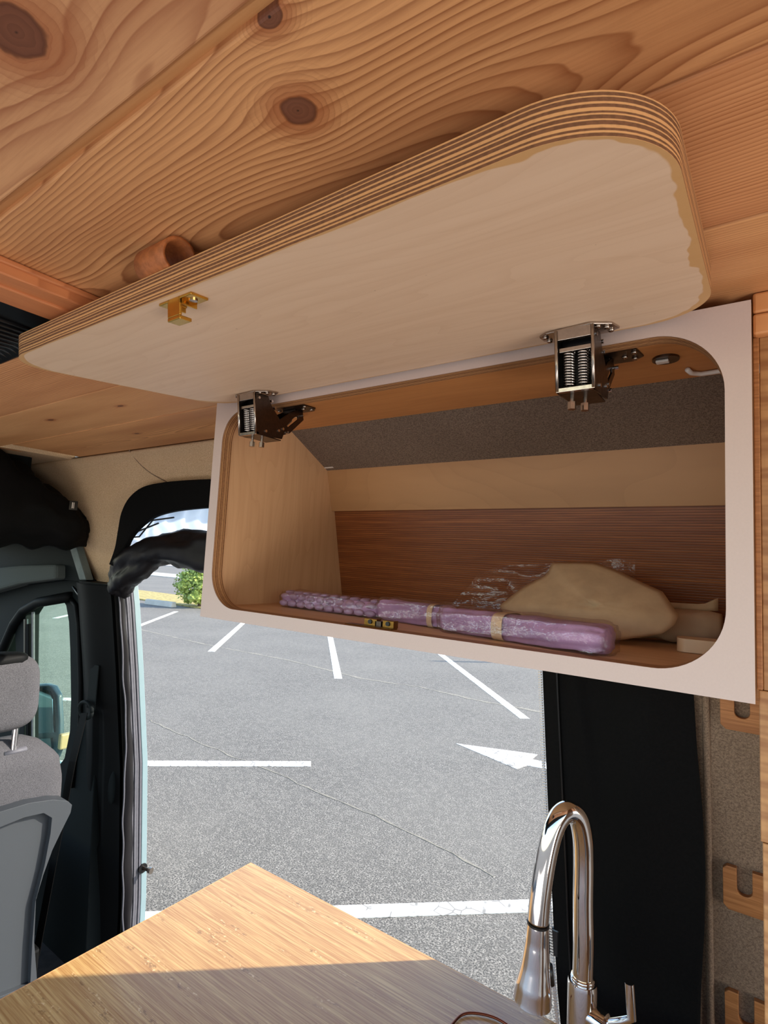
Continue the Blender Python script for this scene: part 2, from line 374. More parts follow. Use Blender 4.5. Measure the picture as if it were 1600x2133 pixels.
class MB:
    def __init__(s): s.v = []; s.f = []; s.mi = []

    def add(s, vs, fs, mi=0):
        k = len(s.v); s.v += [tuple(p) for p in vs]; s.f += [tuple(i+k for i in f) for f in fs]; s.mi += [mi]*len(fs); return s

    def box(s, x0, x1, y0, y1, z0, z1, mi=0, mat=None):
        vs = [Vector((x, y, z)) for z in (z0, z1) for y in (y0, y1) for x in (x0, x1)]
        if mat is not None: vs = [mat @ p for p in vs]
        return s.add(vs, [(0, 2, 3, 1), (4, 5, 7, 6), (0, 1, 5, 4), (2, 6, 7, 3), (0, 4, 6, 2), (1, 3, 7, 5)], mi)

    def prism(s, loop, axis, a0, a1, holes=(), mi=(0, 0, 0), mat=None):
        """extrude 2D loops (with holes) along axis; mi = (face at a0, face at a1, sides)"""
        loops = [loop]+list(holes)
        tri = tessellate_polygon([[Vector((p[0], p[1], 0)) for p in l] for l in loops])
        flat = [p for l in loops for p in l]; n = len(flat)

        def P(p, a):
            q = {'x': (a, p[0], p[1]), 'y': (p[0], a, p[1]), 'z': (p[0], p[1], a)}[axis]
            q = Vector(q); return mat @ q if mat is not None else q
        vs = [P(p, a0) for p in flat]+[P(p, a1) for p in flat]
        s.add(vs, [t for t in tri], mi[0]); k = len(s.v)-2*n
        s.f += [tuple(k+n+i for i in reversed(t)) for t in tri]; s.mi += [mi[1]]*len(tri)
        o = 0
        for l in loops:
            m = len(l)
            for i in range(m):
                j = (i+1) % m
                s.f.append((k+o+i, k+o+j, k+n+o+j, k+n+o+i)); s.mi.append(mi[2])
            o += m
        return s

    def tube(s, pts, r, seg=12, caps=True, mi=0, flat=1.0):
        pts = [Vector(p) for p in pts]; n = len(pts)
        rs = r if isinstance(r, (list, tuple)) else [r]*n
        t0 = (pts[1]-pts[0]).normalized(); a = Vector((0, 0, 1)) if abs(t0.z) < 0.9 else Vector((1, 0, 0))
        nrm = t0.cross(a).normalized(); vs = []
        for i, p in enumerate(pts):
            t = (pts[min(i+1, n-1)]-pts[max(i-1, 0)]).normalized()
            nrm = (nrm-t*nrm.dot(t)).normalized(); bn = t.cross(nrm)
            for k in range(seg):
                an = 2*math.pi*k/seg; vs.append(p+nrm*(math.cos(an)*rs[i])+bn*(math.sin(an)*rs[i]*flat))
        fs = []
        for i in range(n-1):
            for k in range(seg):
                k2 = (k+1) % seg; fs.append((i*seg+k, i*seg+k2, (i+1)*seg+k2, (i+1)*seg+k))
        if caps: fs += [tuple(reversed(range(seg))), tuple((n-1)*seg+k for k in range(seg))]
        return s.add(vs, fs, mi)

    def cyl(s, p, q, r, seg=16, mi=0, r2=None): return s.tube([p, q], [r, r if r2 is None else r2], seg, True, mi)

    def grid(s, f, nu, nv, mi=0, closed_u=False):
        vs = [f(i/(nu if closed_u else nu-1), j/(nv-1)) for j in range(nv) for i in range(nu)]
        fs = []
        for j in range(nv-1):
            for i in range(nu if closed_u else nu-1):
                i2 = (i+1) % nu; fs.append((j*nu+i, j*nu+i2, (j+1)*nu+i2, (j+1)*nu+i))
        return s.add(vs, fs, mi)

    def sphere(s, c, rx, ry, rz, nu=16, nv=10, nz=0.0, fr=3.0, mi=0):
        c = Vector(c)
        def f(u, v):
            a = 2*math.pi*u; t = math.pi*v
            d = Vector((math.sin(t)*math.cos(a), math.sin(t)*math.sin(a), math.cos(t)))
            k = 1+nz*noise.noise(d*fr+c*7)
            return c+Vector((d.x*rx, d.y*ry, d.z*rz))*k
        return s.grid(f, nu, nv, mi, True)

    def build(s, name, mats, parent=None, smooth=False, bevel=0.0, solid=0.0, sub=0, segs=2, base=None):
        me = bpy.data.meshes.new(name)
        off = Vector((0, 0, 0))
        if base is not None: off = Vector(base)
        me.from_pydata([tuple(Vector(p)-off) for p in s.v], [], s.f)
        mats = mats if isinstance(mats, (list, tuple)) else [mats]
        for m in mats: me.materials.append(m)
        me.polygons.foreach_set('material_index', s.mi)
        bm = bmesh.new(); bm.from_mesh(me)
        if not solid: bmesh.ops.recalc_face_normals(bm, faces=bm.faces)
        bm.to_mesh(me); bm.free()
        if smooth: me.polygons.foreach_set('use_smooth', [True]*len(me.polygons))
        me.update()
        o = bpy.data.objects.new(name, me); COL.objects.link(o)
        if solid: md = o.modifiers.new('solidify', 'SOLIDIFY'); md.thickness = solid; md.offset = 0
        if bevel: md = o.modifiers.new('bevel', 'BEVEL'); md.width = bevel; md.segments = segs; md.limit_method = 'ANGLE'; md.angle_limit = 0.7
        if sub: md = o.modifiers.new('sub', 'SUBSURF'); md.levels = sub; md.render_levels = sub
        if smooth and (bevel or smooth == 'auto'):
            me.set_sharp_from_angle(angle=0.6)
        if parent is not None:
            o.parent = parent
            if base is None:      # verts are in eye coordinates: undo the parents' offsets
                q = parent; t = Vector((0, 0, 0))
                while q is not None: t += q.location; q = q.parent
                o.location = -t
        elif base is not None: o.location = off
        return o


def thing(name, label, cat, loc=(0, 0, 0), group=None):
    o = bpy.data.objects.new(name, None); COL.objects.link(o); o.location = loc; o.empty_display_size = 0.05
    o['label'] = label; o['category'] = cat
    if group: o['group'] = group
    return o


def tag(o, label, cat, group=None):
    o['label'] = label; o['category'] = cat
    if group: o['group'] = group
    return o


def struct(o): o['kind'] = 'structure'; return o


def rrect(x0, x1, y0, y1, r, n=12):
    """rounded rectangle loop; r may be 4 radii: (x1,y1),(x0,y1),(x0,y0),(x1,y0)"""
    rs = r if isinstance(r, (tuple, list)) else (r,)*4
    out = []
    for (cx, cy, a0, rr) in ((x1-rs[0], y1-rs[0], 0, rs[0]), (x0+rs[1], y1-rs[1], 90, rs[1]), (x0+rs[2], y0+rs[2], 180, rs[2]), (x1-rs[3], y0+rs[3], 270, rs[3])):
        for k in range(n+1):
            a = math.radians(a0+90*k/n); out.append((cx+rr*math.cos(a), cy+rr*math.sin(a)))
    return out


def lerp_tab(tab, z):
    tab = sorted(tab)
    if z <= tab[0][0]: return tab[0][1]
    for (a, va), (b_, vb) in zip(tab, tab[1:]):
        if z <= b_: return va+(vb-va)*(z-a)/(b_-a)
    return tab[-1][1]



def cat(P, n=6):
    out = []
    for i in range(len(P)-1):
        p0 = P[max(i-1, 0)]; p1 = P[i]; p2 = P[i+1]; p3 = P[min(i+2, len(P)-1)]
        for k in range(n):
            t = k/n; out.append(0.5*((2*p1)+(p2-p0)*t+(2*p0-5*p1+4*p2-p3)*t*t+(3*p1-p0-3*p2+p3)*t**3))
    out.append(P[-1]); return out


YWT = [(0.345, 1.0), (0.31, 1.03), (0.25, 1.065), (0.1, 1.115), (-0.06, 1.155), (-0.2, 1.185), (-0.45, 1.225), (-0.8, 1.275), (-1.3, 1.318), (-1.6, 1.33)]
YW = lambda z: lerp_tab(YWT, z)     # inner face of the van's leaning side wall
CEIL = 0.335
FLOOR = -1.55
GROUND = -2.2
D = 0.72                            # front plane of the wall cabinet

# ------------------------------------------------------------------ ground
g = MB()
g.box(-140, 60, -60, 120, GROUND-0.3, GROUND)
ground = struct(g.build('ground', M['asphalt']))


def strip(name, pts_a, pts_b, mat, h=0.004):
    m = MB(); n = len(pts_a)
    vs = [Vector((p[0], p[1], GROUND+h)) for p in pts_a]+[Vector((p[0], p[1], GROUND+h)) for p in pts_b]
    vs += [p-Vector((0, 0, h+0.01)) for p in vs]
    fs = []
    for i in range(n-1):
        fs.append((i, i+1, n+i+1, n+i)); fs.append((2*n+i, 3*n+i, 3*n+i+1, 2*n+i+1))
        fs.append((i, 2*n+i, 2*n+i+1, i+1)); fs.append((n+i, n+i+1, 3*n+i+1, 3*n+i))
    fs += [(0, n, 3*n, 2*n), (n-1, 3*n-1, 4*n-1, 2*n-1)]
    m.add(vs, fs); return m.build(name, mat, ground)


def line(p, q, wd=0.15):
    p, q = Vector(p), Vector(q); d = (q-p).normalized(); n = Vector((-d.y, d.x))*(wd/2)
    return strip('parking_line', [p+n, q+n], [p-n, q-n], M['paint'])


far_d = Vector((-0.67, 0.742)).normalized()
for bx in (-21.3, -17.6, -13.9, -10.21, -6.52, -2.95, 0.6, 4.2):
    s0 = Vector((bx, 8.06)); line(s0, s0+far_d*5.7)
near_d = Vector((-0.735, -0.678))
line((-7.55, 4.72), Vector((-7.55, 4.72))+near_d*5)
line((-4.03, 4.60), Vector((-4.03, 4.60))+near_d*5)
line((-0.55, 4.42), Vector((-0.55, 4.42))+near_d*5.4, 0.13)
# arrow painted on the asphalt: head and shaft
ar = [px(*p, 'z', GROUND) for p in [(950, 1549), (1076, 1602), (1098, 1595), (1170, 1608), (1172, 1594), (1108, 1582), (1120, 1572)]]
m = MB(); m.prism([(p.x, p.y) for p in ar], 'z', GROUND-0.01, GROUND+0.004); m.build('direction_arrow', M['paint'], ground)


def wob(pts, wd, seed, name, mat):
    random.seed(seed); P = []
    for (a, b_) in zip(pts, pts[1:]):
        a, b_ = Vector(a[:2]), Vector(b_[:2]); k = max(2, int((b_-a).length/0.12))
        for i in range(k): P.append(a.lerp(b_, i/k)+Vector((random.uniform(-.02, .02), random.uniform(-.02, .02))))
    A, B = [], []
    for i in range(len(P)-1):
        d = (P[i+1]-P[i]).normalized(); n = Vector((-d.y, d.x))*wd*random.uniform(0.3, 1.2); A.append(P[i]+n); B.append(P[i]-n)
    return strip(name, A, B, mat, 0.003)


wob([px(*p, 'z', GROUND) for p in [(200, 1292), (298, 1313), (440, 1345), (600, 1375), (700, 1400), (760, 1415), (870, 1430), (1000, 1460), (1120, 1482), (1220, 1497)]], 0.045, 1, 'pavement_crack', M['crackfill'])
wob([px(*p, 'z', GROUND) for p in [(310, 1500), (400, 1540), (540, 1598), (600, 1622), (680, 1660), (780, 1700), (880, 1745), (1000, 1810), (1100, 1860)]], 0.013, 2, 'pavement_crack', M['crackfill'])
# far side: planted kerb strip, walkway and next lot
for nm_, y0_, y1_, h_, mt_ in (('trim_planting_strip', 13.7, 16.6, 0.05, 'drygrass'), ('trim_walkway', 27.0, 31.0, 0.06, 'concrete'), ('trim_gravel_bank', 46.0, 75.0, 0.12, 'gravel')):
    m = MB(); m.box(-120, 40, y0_, y1_, GROUND-0.05, GROUND+h_); struct(m.build(nm_, M[mt_]))
# concrete wheel stop in front of the bush
p0 = px(306, 1258, 'z', GROUND); p1 = px(362, 1265, 'z', GROUND)
dd = (p1-p0).normalized(); ln_ = (p1-p0).length; an = math.atan2(dd.y, dd.x)
m = MB(); m.prism([(-0.13, 0), (0.13, 0), (0.09, 0.2), (-0.09, 0.2)], 'x', 0, ln_)
o = m.build('wheel_stop', M['concrete'], bevel=0.015); o.location = p0+Vector((0, 0, 0.0)); o.rotation_euler = (0, 0, an)
tag(o, 'grey concrete wheel stop at the edge of the planting strip', 'wheel stop')
# shrub
bp = px(415, 1262, 'z', GROUND+0.05)
sh = thing('shrub', 'rounded light green shrub growing in the planting strip beyond the parking spaces', 'shrub', bp)
m = MB(); random.seed(3)
for k in range(34):
    a_ = random.uniform(0, 6.28); rr = random.uniform(0, 0.85); zz = random.uniform(0.3, 1.55)
    wd = 0.95*math.sin(min(3.0, 0.5+zz*1.25))
    m.sphere((bp.x+math.cos(a_)*rr*wd, bp.y+math.sin(a_)*rr*wd, bp.z+zz), 0.24, 0.24, 0.22, 9, 6, 0.8, 2.5)
for k in range(1600):
    d = Vector((random.gauss(0, 1), random.gauss(0, 1), random.gauss(0, 1))).normalized()
    c_ = Vector((bp.x, bp.y, bp.z+0.85))+Vector((d.x*0.98, d.y*0.98, d.z*0.85))*random.uniform(0.7, 1.08)
    if c_.z < bp.z+0.1: continue
    u_ = Vector((random.gauss(0, 1), random.gauss(0, 1), random.gauss(0, 1))).normalized()*0.07; v_ = d.cross(u_).normalized()*0.04
    m.add([c_-u_, c_+v_, c_+u_, c_-v_], [(0, 1, 2, 3)])
m.build('foliage', M['leafy'], sh)
m = MB(); m.tube([bp, bp+Vector((0.05, 0, 0.4)), bp+Vector((0, 0, 0.9))], [0.07, 0.05, 0.03], 8); m.build('trunk', M['bark'], sh)
# lamp post whose shadow crosses a bay (hidden behind the wall cabinet and the van wall)
sl = 1.0/math.tan(SUN_EL); tip = px(905, 1377, 'z', GROUND); hp = 6.0
lb = tip+Vector((0.716, 0.698, 0))*hp*sl
m = MB(); m.tube([lb, lb+Vector((0, 0, hp))], [0.09, 0.06], 10); m.box(lb.x-0.2, lb.x+0.2, lb.y-0.12, lb.y+0.12, GROUND, GROUND+0.4)
tag(m.build('lamp_post', M['rubber']), 'grey lamp post standing in the car park beyond the bays', 'lamp post')

# ------------------------------------------------------------------ van shell
# floor
m = MB(); m.box(-3.6, 1.6, -1.0, 1.3, FLOOR-0.06, FLOOR); struct(m.build('floor', M['dark_floor']))
# roof skin above the boards
m = MB(); m.box(-2.25, 2.2, -1.0, 1.06, CEIL+0.02, CEIL+0.06); ceiling = struct(m.build('ceiling', M['dk_trim']))
KA = [(-0.402, 0.122, 0.0165, 1.25, 0.9)]
KB = [(-0.286, 0.267, 0.0115, 1.15, 0.85), (-0.251, 0.205, 0.0065, 1.4, 0.6)]
pl = [(-0.18, 0.008, dict(yc=-0.1, seed=31.0, freq=210)),
      (0.010, 0.192, dict(knots=KA, yc=0.17, h0=0.03, hamp=0.035, freq=270, seed=1.0, contrast=1.0, wx=1.6, nx=2.2)),
      (0.203, 0.386, dict(knots=KB, yc=0.34, h0=0.012, hamp=0.045, freq=190, seed=5.0, contrast=1.0, wx=1.9, nx=1.6)),
      (0.389, 0.578, dict(yc=0.30, h0=0.05, hamp=0.03, freq=215, seed=12.0, contrast=0.95, wx=0.8, nx=2)),
      (0.581, 0.770, dict(yc=0.88, h0=0.02, hamp=0.02, freq=260, seed=17.0, contrast=0.75, wx=0.9, nx=2, knots=[(-1.58, 0.66, 0.005, 2.4, 0.6), (-1.25, 0.67, 0.004, 2.6, 0.6)])),
      (0.773, 1.000, dict(yc=0.90, h0=0.015, hamp=0.03, freq=240, seed=24.0, contrast=0.95, wx=1.2, nx=2, knots=[(-1.5, 0.86, 0.004, 2.5, 0.6)]))]
for i, (y0, y1, kw) in enumerate(pl):
    lt, dk = [((226, 170, 118), (166, 98, 56)), ((230, 176, 128), (158, 94, 60)), ((228, 168, 114), (140, 78, 40)), ((232, 170, 118), (164, 98, 56)), ((232, 176, 122), (170, 104, 58)), ((232, 172, 116), (158, 90, 50))][i]
    mt_ = pine('pine_board_%d' % i, lt, dk, **kw)
    m = MB(); m.box(-2.22 if i < 5 else -2.12, 2.2, y0, y1, CEIL, CEIL+0.019)
    m.build('plank', mt_, ceiling, bevel=0.0022)
# tongue of the open joint between the two nearest boards
m = MB(); m.box(-2.2, 2.2, 0.188, 0.206, CEIL+0.006, CEIL+0.0195)
m.build('plank', pine('pine_tongue', (206, 152, 100), (168, 108, 62), yc=0.0, seed=44, freq=120), ceiling)
# roof vent: pine frame, black louvred insert
vent = thing('roof_vent', 'black louvred roof vent let into the ceiling inside a pine frame', 'vent', (-1.0, 0.28, CEIL))
VM = pine('pine_vent_frame', (206, 132, 84), (150, 82, 46), axis='y', yc=-0.9, freq=300, seed=3.0, contrast=0.5)
m = MB(); m.box(-0.775, -0.735, 0.0, 0.47, CEIL-0.020, CEIL-0.0005); m.box(-0.755, -0.731, 0.0, 0.47, CEIL-0.008, CEIL-0.0005)
f_ = m.build('frame_rail', VM, vent, bevel=0.002)
m = MB(); m.box(-0.815, -0.765, 0.0, 0.47, CEIL-0.024, CEIL-0.001); m.build('frame_rail', VM, vent, bevel=0.002)
m = MB(); m.box(-1.145, -0.80, 0.015, 0.385, CEIL-0.014, CEIL-0.001); m.build('vent_body', M['blk_gloss'], vent, bevel=0.006)
for k in range(12):
    xx = -0.90-k*0.02
    m = MB(); m.tube([(xx, 0.06, CEIL-0.016), (xx, 0.30, CEIL-0.016), (xx-0.004, 0.35, CEIL-0.013), (xx-0.03, 0.378, CEIL-0.01)], 0.0035, 8)
    m.build('louvre', M['blk_gloss'], vent, smooth=True)
# side wall (passenger side): fabric header above the door, curving into the ceiling
prof = [(1.0, 0.352), (1.018, 0.335), (1.036, 0.305), (1.062, 0.25), (1.09, 0.18), (1.115, 0.1), (1.135, 0.03)]


def wallsurf(x0, x1, z0, z1, dy=0.0, nx=2, nz=24):
    def f(u, v):
        z = z0+(z1-z0)*v; x = x0+(x1-x0)*u; return Vector((x, YW(z)+dy, z))
    return f


ZB = [(-2.95, 0.10), (-2.45, 0.06), (-2.37, -0.05), (-2.34, -0.16), (-1.99, -0.16), (-1.97, 0.03), (-1.93, 0.11), (-1.84, 0.165), (-1.7, 0.185), (-0.9, 0.185)]


def wallf(u, v):
    x = -2.9+(2.9-0.957)*u; zb = lerp_tab(ZB, x); z = 0.335+(zb-0.335)*v
    hollow = 0.012*math.exp(-((x+2.12)/0.12)**2)*max(0, v)
    return Vector((x, YW(z)-hollow, z))


m = MB(); m.grid(wallf, 160, 26)
m.grid(wallsurf(-0.957, 2.2, 0.335, 0.185, 0.05), 20, 16)
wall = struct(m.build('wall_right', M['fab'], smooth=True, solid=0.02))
m = MB(); m.box(-2.9, -2.2, 0.5, 1.02, CEIL-0.002, CEIL+0.03); m.build('headliner', M['fab'], wall)
SP = []
for p_ in [(268, 936), (282, 955), (300, 974), (322, 990), (346, 1003), (360, 1012)]:
    z_ = 0.3
    for _ in range(8): z_ = px(p_[0], p_[1], 'y', YW(z_)-0.011).z
    SP.append(px(p_[0], p_[1], 'y', YW(z_)-0.011))
m = MB(); m.tube(cat(SP, 4), 0.0022, 6); m.build('seam', M['fab_d'], wall, smooth=True)
# fabric wall to the right of the door with the seam of its upholstery
m = MB(); m.grid(wallsurf(-0.235, 2.2, -0.10, FLOOR), 40, 40)
m.grid(wallsurf(-0.957, 2.2, 0.19, -0.10, 0.06), 30, 10)
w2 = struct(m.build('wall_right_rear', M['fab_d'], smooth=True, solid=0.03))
m = MB(); m.tube([(-0.093, YW(z)-0.017, z) for z in [-0.1-0.05*k for k in range(20)]], 0.006, 8); m.build('upholstery_pleat', M['fab_d'], w2, smooth=True)
# outer skin so that no sun leaks in
m = MB(); m.box(0.0, 2.2, 1.40, 1.43, FLOOR-0.5, 0.5); m.box(-2.4, 2.2, 1.05, 1.43, 0.38, 0.5)
m.box(-3.3, 2.2, -1.05, 1.4, 0.42, 0.5)
struct(m.build('wall_outer_skin', M['blue']))

# bulkhead end of the pine ceiling toward the cab
m = MB(); m.tube([(-2.226, 0.0, CEIL+0.004), (-2.226, 0.6, CEIL+0.003), (-2.222, 0.84, CEIL+0.003)], 0.007, 8)
struct(m.build('trim_1', pine('pine_edge_trim', (214, 150, 100), (170, 106, 62), axis='y', seed=8), smooth=True))

# ------------------------------------------------------------------ sliding door opening (left jamb)
JX = -1.937


def jamb(name, x0, x1, d0, d1, mat, z0=0.02, z1=-1.62, parent=None, n=40, bulge=0.0):
    """vertical strip following the wall's lean between depths d0 and d1 (relative to YW)"""
    m = MB()
    ring = [(x0, d0), (x1, d0), (x1, d1), (x0, d1)]
    vs = []; fs = []
    for k in range(n):
        z = z0+(z1-z0)*k/(n-1)
        for (x, d_) in ring: vs.append((x, YW(z)+d_, z))
    for k in range(n-1):
        for i in range(4):
            j = (i+1) % 4; fs.append((k*4+i, k*4+j, (k+1)*4+j, (k+1)*4+i))
    fs += [(0, 1, 2, 3), tuple((n-1)*4+i for i in (3, 2, 1, 0))]
    m.add(vs, fs); return m.build(name, mat, parent, bevel=0.002)


pil = struct(jamb('door_pillar', -2.21, -1.96, -0.085, -0.012, M['blk_trim'], z0=-0.135))
jamb('painted_jamb', JX-0.02, JX, -0.022, 0.0, M['blue'], z0=-0.1, parent=pil)
for k in range(4):
    jamb('seal_rib', JX-0.012, JX-0.003+0.003*(k % 2), -0.062+k*0.010, -0.0535+k*0.010, M['rubber'], z0=-0.1, parent=pil)
# sculpted inner face of the pillar
def pilf(u, v):
    z = -0.14-1.45*v; x0_ = lerp_tab([(-0.14, -2.19), (-0.62, -2.185), (-0.85, -2.24), (-1.5, -2.33)], z); x = x0_+(-1.945-x0_)*u
    return Vector((x, YW(z)-0.105-0.03*math.sin(u*math.pi)**1.5+(0.012 if 0.55 < u < 0.72 and -1.1 < z < -0.6 else 0), z))
m = MB(); m.grid(pilf, 26, 50); m.build('pillar_cover', M['blk_trim'], pil, smooth=True)
m = MB(); q = px(236, 1640, 'y', 1.17)
m.sphere((q.x, q.y-0.0, q.z), 0.010, 0.02, 0.06, 12, 10); m.build('release_lever', M['dk_trim'], pil, smooth=True)
m = MB(); q = [px(*p, 'y', 1.09) for p in [(152, 1222), (163, 1236), (175, 1248), (178, 1230)]]
m.tube(q, [0.004, 0.007, 0.006, 0.003], 8); m.build('coat_hook', M['blk_gloss'], pil, smooth=True)
# striker pin
q = px(297, 1808, 'x', JX)
bolt = thing('striker_pin', 'small black door striker pin sticking out of the pale blue door jamb', 'pin', q)
m = MB(); m.cyl(q+Vector((-0.004, 0, 0)), q+Vector((0.004, 0, 0)), 0.017, 20); m.build('base_plate', M['blk_gloss'], bolt)
m = MB(); m.cyl(q, q+Vector((0.034, 0.008, 0)), 0.006, 14); m.build('shank', M['steel_dk'], bolt, smooth='auto')
m = MB(); m.cyl(q+Vector((0.032, 0.008, 0)), q+Vector((0.042, 0.010, 0)), 0.011, 18); m.build('pin_head', M['nickel'], bolt, smooth='auto')
# seat belt guide and webbing on the pillar
q = px(182, 1478, 'y', 1.08)
sb = thing('seat_belt', 'black seat belt hanging from its height guide on the door pillar', 'seat belt', q)
m = MB()
m.tube([q+Vector((0.045*math.cos(a_), -0.006, 0.028*math.sin(a_))) for a_ in [k*2*math.pi/16 for k in range(17)]], 0.007, 8); m.build('belt_guide', M['dk_trim'], sb, smooth=True)
m = MB(); m.box(q.x-0.028, q.x+0.03, q.y+0.01, q.y+0.014, q.z, q.z+0.16); m.build('guide_slot', M['dk_trim'], sb, bevel=0.006)
e = px(150, 1590, 'y', 1.03)
m = MB(); wv_ = Vector((0.023, 0, 0.005))
e2 = px(75, 1990, 'y', 1.03)
m.grid(lambda u, v: (q+Vector((0, -0.01, -0.01))).lerp(e, min(1, v*2)) * (1 if v <= 0.5 else 0) + (e.lerp(e2, v*2-1) if v > 0.5 else Vector((0, 0, 0))) + wv_*(2*u-1), 3, 30)
m.build('webbing', M['blk'], sb, solid=0.002)

# ------------------------------------------------------------------ curtains
# black surround stitched around the top of the door opening
band = thing('door_curtain', 'black insulated door curtain rolled up above the sliding door opening', 'curtain', (-1.9, 1.1, 0.0))
out = [(455, 997), (400, 999), (340, 1004), (296, 1014), (268, 1036), (252, 1066), (245, 1100), (238, 1140), (226, 1175)]
inn = [(455, 1056), (400, 1060), (355, 1066), (320, 1076), (295, 1092), (275, 1112), (262, 1134), (254, 1158), (250, 1185)]
m = MB(); P = cat([px(*a_, 'y', 1.03) for a_ in out], 4); Q = cat([px(*b_, 'y', 1.055) for b_ in inn], 4)
P = [Vector((-0.96, 1.03, 0.222))]+P; Q = [Vector((-0.96, 1.055, 0.14))]+Q
n_ = len(P)
vs = P+Q+[p+Vector((0, 0.02, 0)) for p in P]+[p+Vector((0, 0.02, 0)) for p in Q]
fs = []
for i in range(n_-1):
    fs += [(i, i+1, n_+i+1, n_+i), (2*n_+i, 3*n_+i, 3*n_+i+1, 2*n_+i+1), (i, 2*n_+i, 2*n_+i+1, i+1), (n_+i, n_+i+1, 3*n_+i+1, 3*n_+i)]
m.add(vs, fs); m.build('surround', M['blk'], band, bevel=0.004)
# the roll itself: lumpy tube drooping at its left end
path = [(243, 1238, 1.10, 0.020), (247, 1228, 1.10, 0.046), (254, 1212, 1.095, 0.062), (268, 1190, 1.09, 0.070), (290, 1167, 1.085, 0.068), (318, 1151, 1.085, 0.056), (350, 1144, 1.09, 0.052), (385, 1145, 1.10, 0.060), (437, 1150, 1.11, 0.070), (520, 1155, 1.11, 0.075), (600, 1155, 1.11, 0.075), (640, 1155, 1.11, 0.07)]
C0 = [px(a_, b_, 'y', y_) for a_, b_, y_, r_ in path]; R0 = [p[3] for p in path]
pp = []; rr_ = []
for i in range(len(C0)-1):
    for k in range(6):
        t = k/6; pp.append(C0[i].lerp(C0[i+1], t)); rr_.append(R0[i]+(R0[i+1]-R0[i])*t)
m = MB(); seg = 28; n_ = len(pp); vs = []; fs = []
for i, p in enumerate(pp):
    t = (pp[min(i+1, n_-1)]-pp[max(i-1, 0)]).normalized(); nn = t.cross(Vector((0, 0, 1))).normalized(); bb = nn.cross(t)
    for k in range(seg):
        an = 2*math.pi*k/seg; q = p+nn*math.cos(an)*rr_[i]*0.8+bb*math.sin(an)*rr_[i]
        wr = (0.004*math.sin(an*3+i*0.22)+0.016*noise.noise(Vector((i*0.10, math.cos(an)*1.6, math.sin(an)*1.6)))-0.020*abs(noise.noise(Vector((i*0.06+7, math.cos(an+i*.05)*3.2, math.sin(an+i*.05)*3.2)))))*min(1, rr_[i]/0.05)
        vs.append(q+(q-p).normalized()*wr)
for i in range(n_-1):
    for k in range(seg): k2 = (k+1) % seg; fs.append((i*seg+k, i*seg+k2, (i+1)*seg+k2, (i+1)*seg+k))
fs += [tuple(reversed(range(seg)))]
m.add(vs, fs); m.build('rolled_cloth', M['blk_satin'], band, smooth=True)
# silver lining showing between surround and roll
s_top = [px(*p, 'y', 1.10) for p in [(258, 1122), (296, 1082), (340, 1062), (400, 1046), (480, 1040), (600, 1036)]]
s_bot = [px(*p, 'y', 1.14) for p in [(262, 1150), (290, 1135), (330, 1122), (390, 1130), (480, 1130), (600, 1130)]]


def pl_at(L, t):
    t = t*(len(L)-1); i = min(int(t), len(L)-2); return L[i].lerp(L[i+1], t-i)


m = MB(); m.grid(lambda u, v: pl_at(s_top, u).lerp(pl_at(s_bot, u), v)+Vector((0, 0.010*math.sin(u*60+math.sin(v*5)*1.5)+0.008*math.sin(u*23+v*4), 0)), 90, 14)
m.build('silver_lining', M['silver'], band, smooth=True)
# drawstrings
m = MB(); m.tube([px(*p, 'y', 1.08) for p in [(262, 1133), (285, 1108), (305, 1100), (330, 1090)]], 0.003, 6)
m.tube([px(*p, 'y', 1.08) for p in [(268, 1120), (290, 1118), (318, 1084), (362, 1078)]], 0.003, 6); m.build('drawstring', M['blk_gloss'], band)
m = MB()
for (a_, b_) in [((257, 1137), (262, 1130)), ((262, 1142), (267, 1132)), ((270, 1137), (273, 1128))]:
    m.cyl(px(*a_, 'y', 1.08), px(*b_, 'y', 1.08), 0.0035, 6)
m.build('cord_lock', M['white_pl'], band)
# hem of the curtain running down the jamb, satin edge and zip
def hemw(v): return 0.020+0.016*math.sin(min(1, max(0, (v-0.35)/0.6))*math.pi)+0.003*noise.noise(Vector((v*14, 0, 0)))


def hem(u, v):
    z = -0.15-1.4*v
    return Vector((-1.930+0.006*math.sin(u*3.1)+0.002*math.sin(v*21+u*4), YW(z)-0.064-hemw(v)*(1-u)+0.002*math.sin(v*50), z))


m = MB(); m.grid(hem, 6, 90); m.build('side_hem', M['blk_satin'], band, smooth=True, solid=0.004)
m = MB(); m.tube([hem(0, k/80)+Vector((0.003, -0.002, 0)) for k in range(81)], 0.0028, 8)
m.build('edge_piping', M['rubber'], band, smooth=True)

# hanging black curtain right of the door with white zip teeth
hc = thing('hanging_curtain', 'black hanging curtain panel with white zip teeth along its left edge, below the wall cabinet', 'curtain', (-0.25, 1.17, -1.5))


def YC(z): return 1.165


def edge_tab(P):
    return [(q.z, q.x) for q in (px(a_, b_, 'y', 1.165) for a_, b_ in P)]


XL = edge_tab([(1122, 1250), (1128, 1400), (1132, 1500), (1138, 1650), (1145, 1800), (1149, 1900), (1153, 1965), (1158, 2050), (1168, 2160)])
XR = edge_tab([(1440, 1300), (1445, 1440), (1452, 1560), (1463, 1680), (1470, 1800), (1468, 1930), (1461, 2050), (1458, 2160)])


def hcf(u, v):
    z = 0.0-1.5*v
    xl = lerp_tab(XL, z)+0.006; xr = lerp_tab(XR, z)
    x = xl+(xr-xl)*u
    y = YC(z)-0.012*math.sin(u*math.pi)-0.008*math.sin(u*9+v*7)*math.sin(u*math.pi)-0.012*math.exp(-((u-0.16-v*0.55)/0.05)**2)*max(0, 1-v*2)
    return Vector((x, y, z))


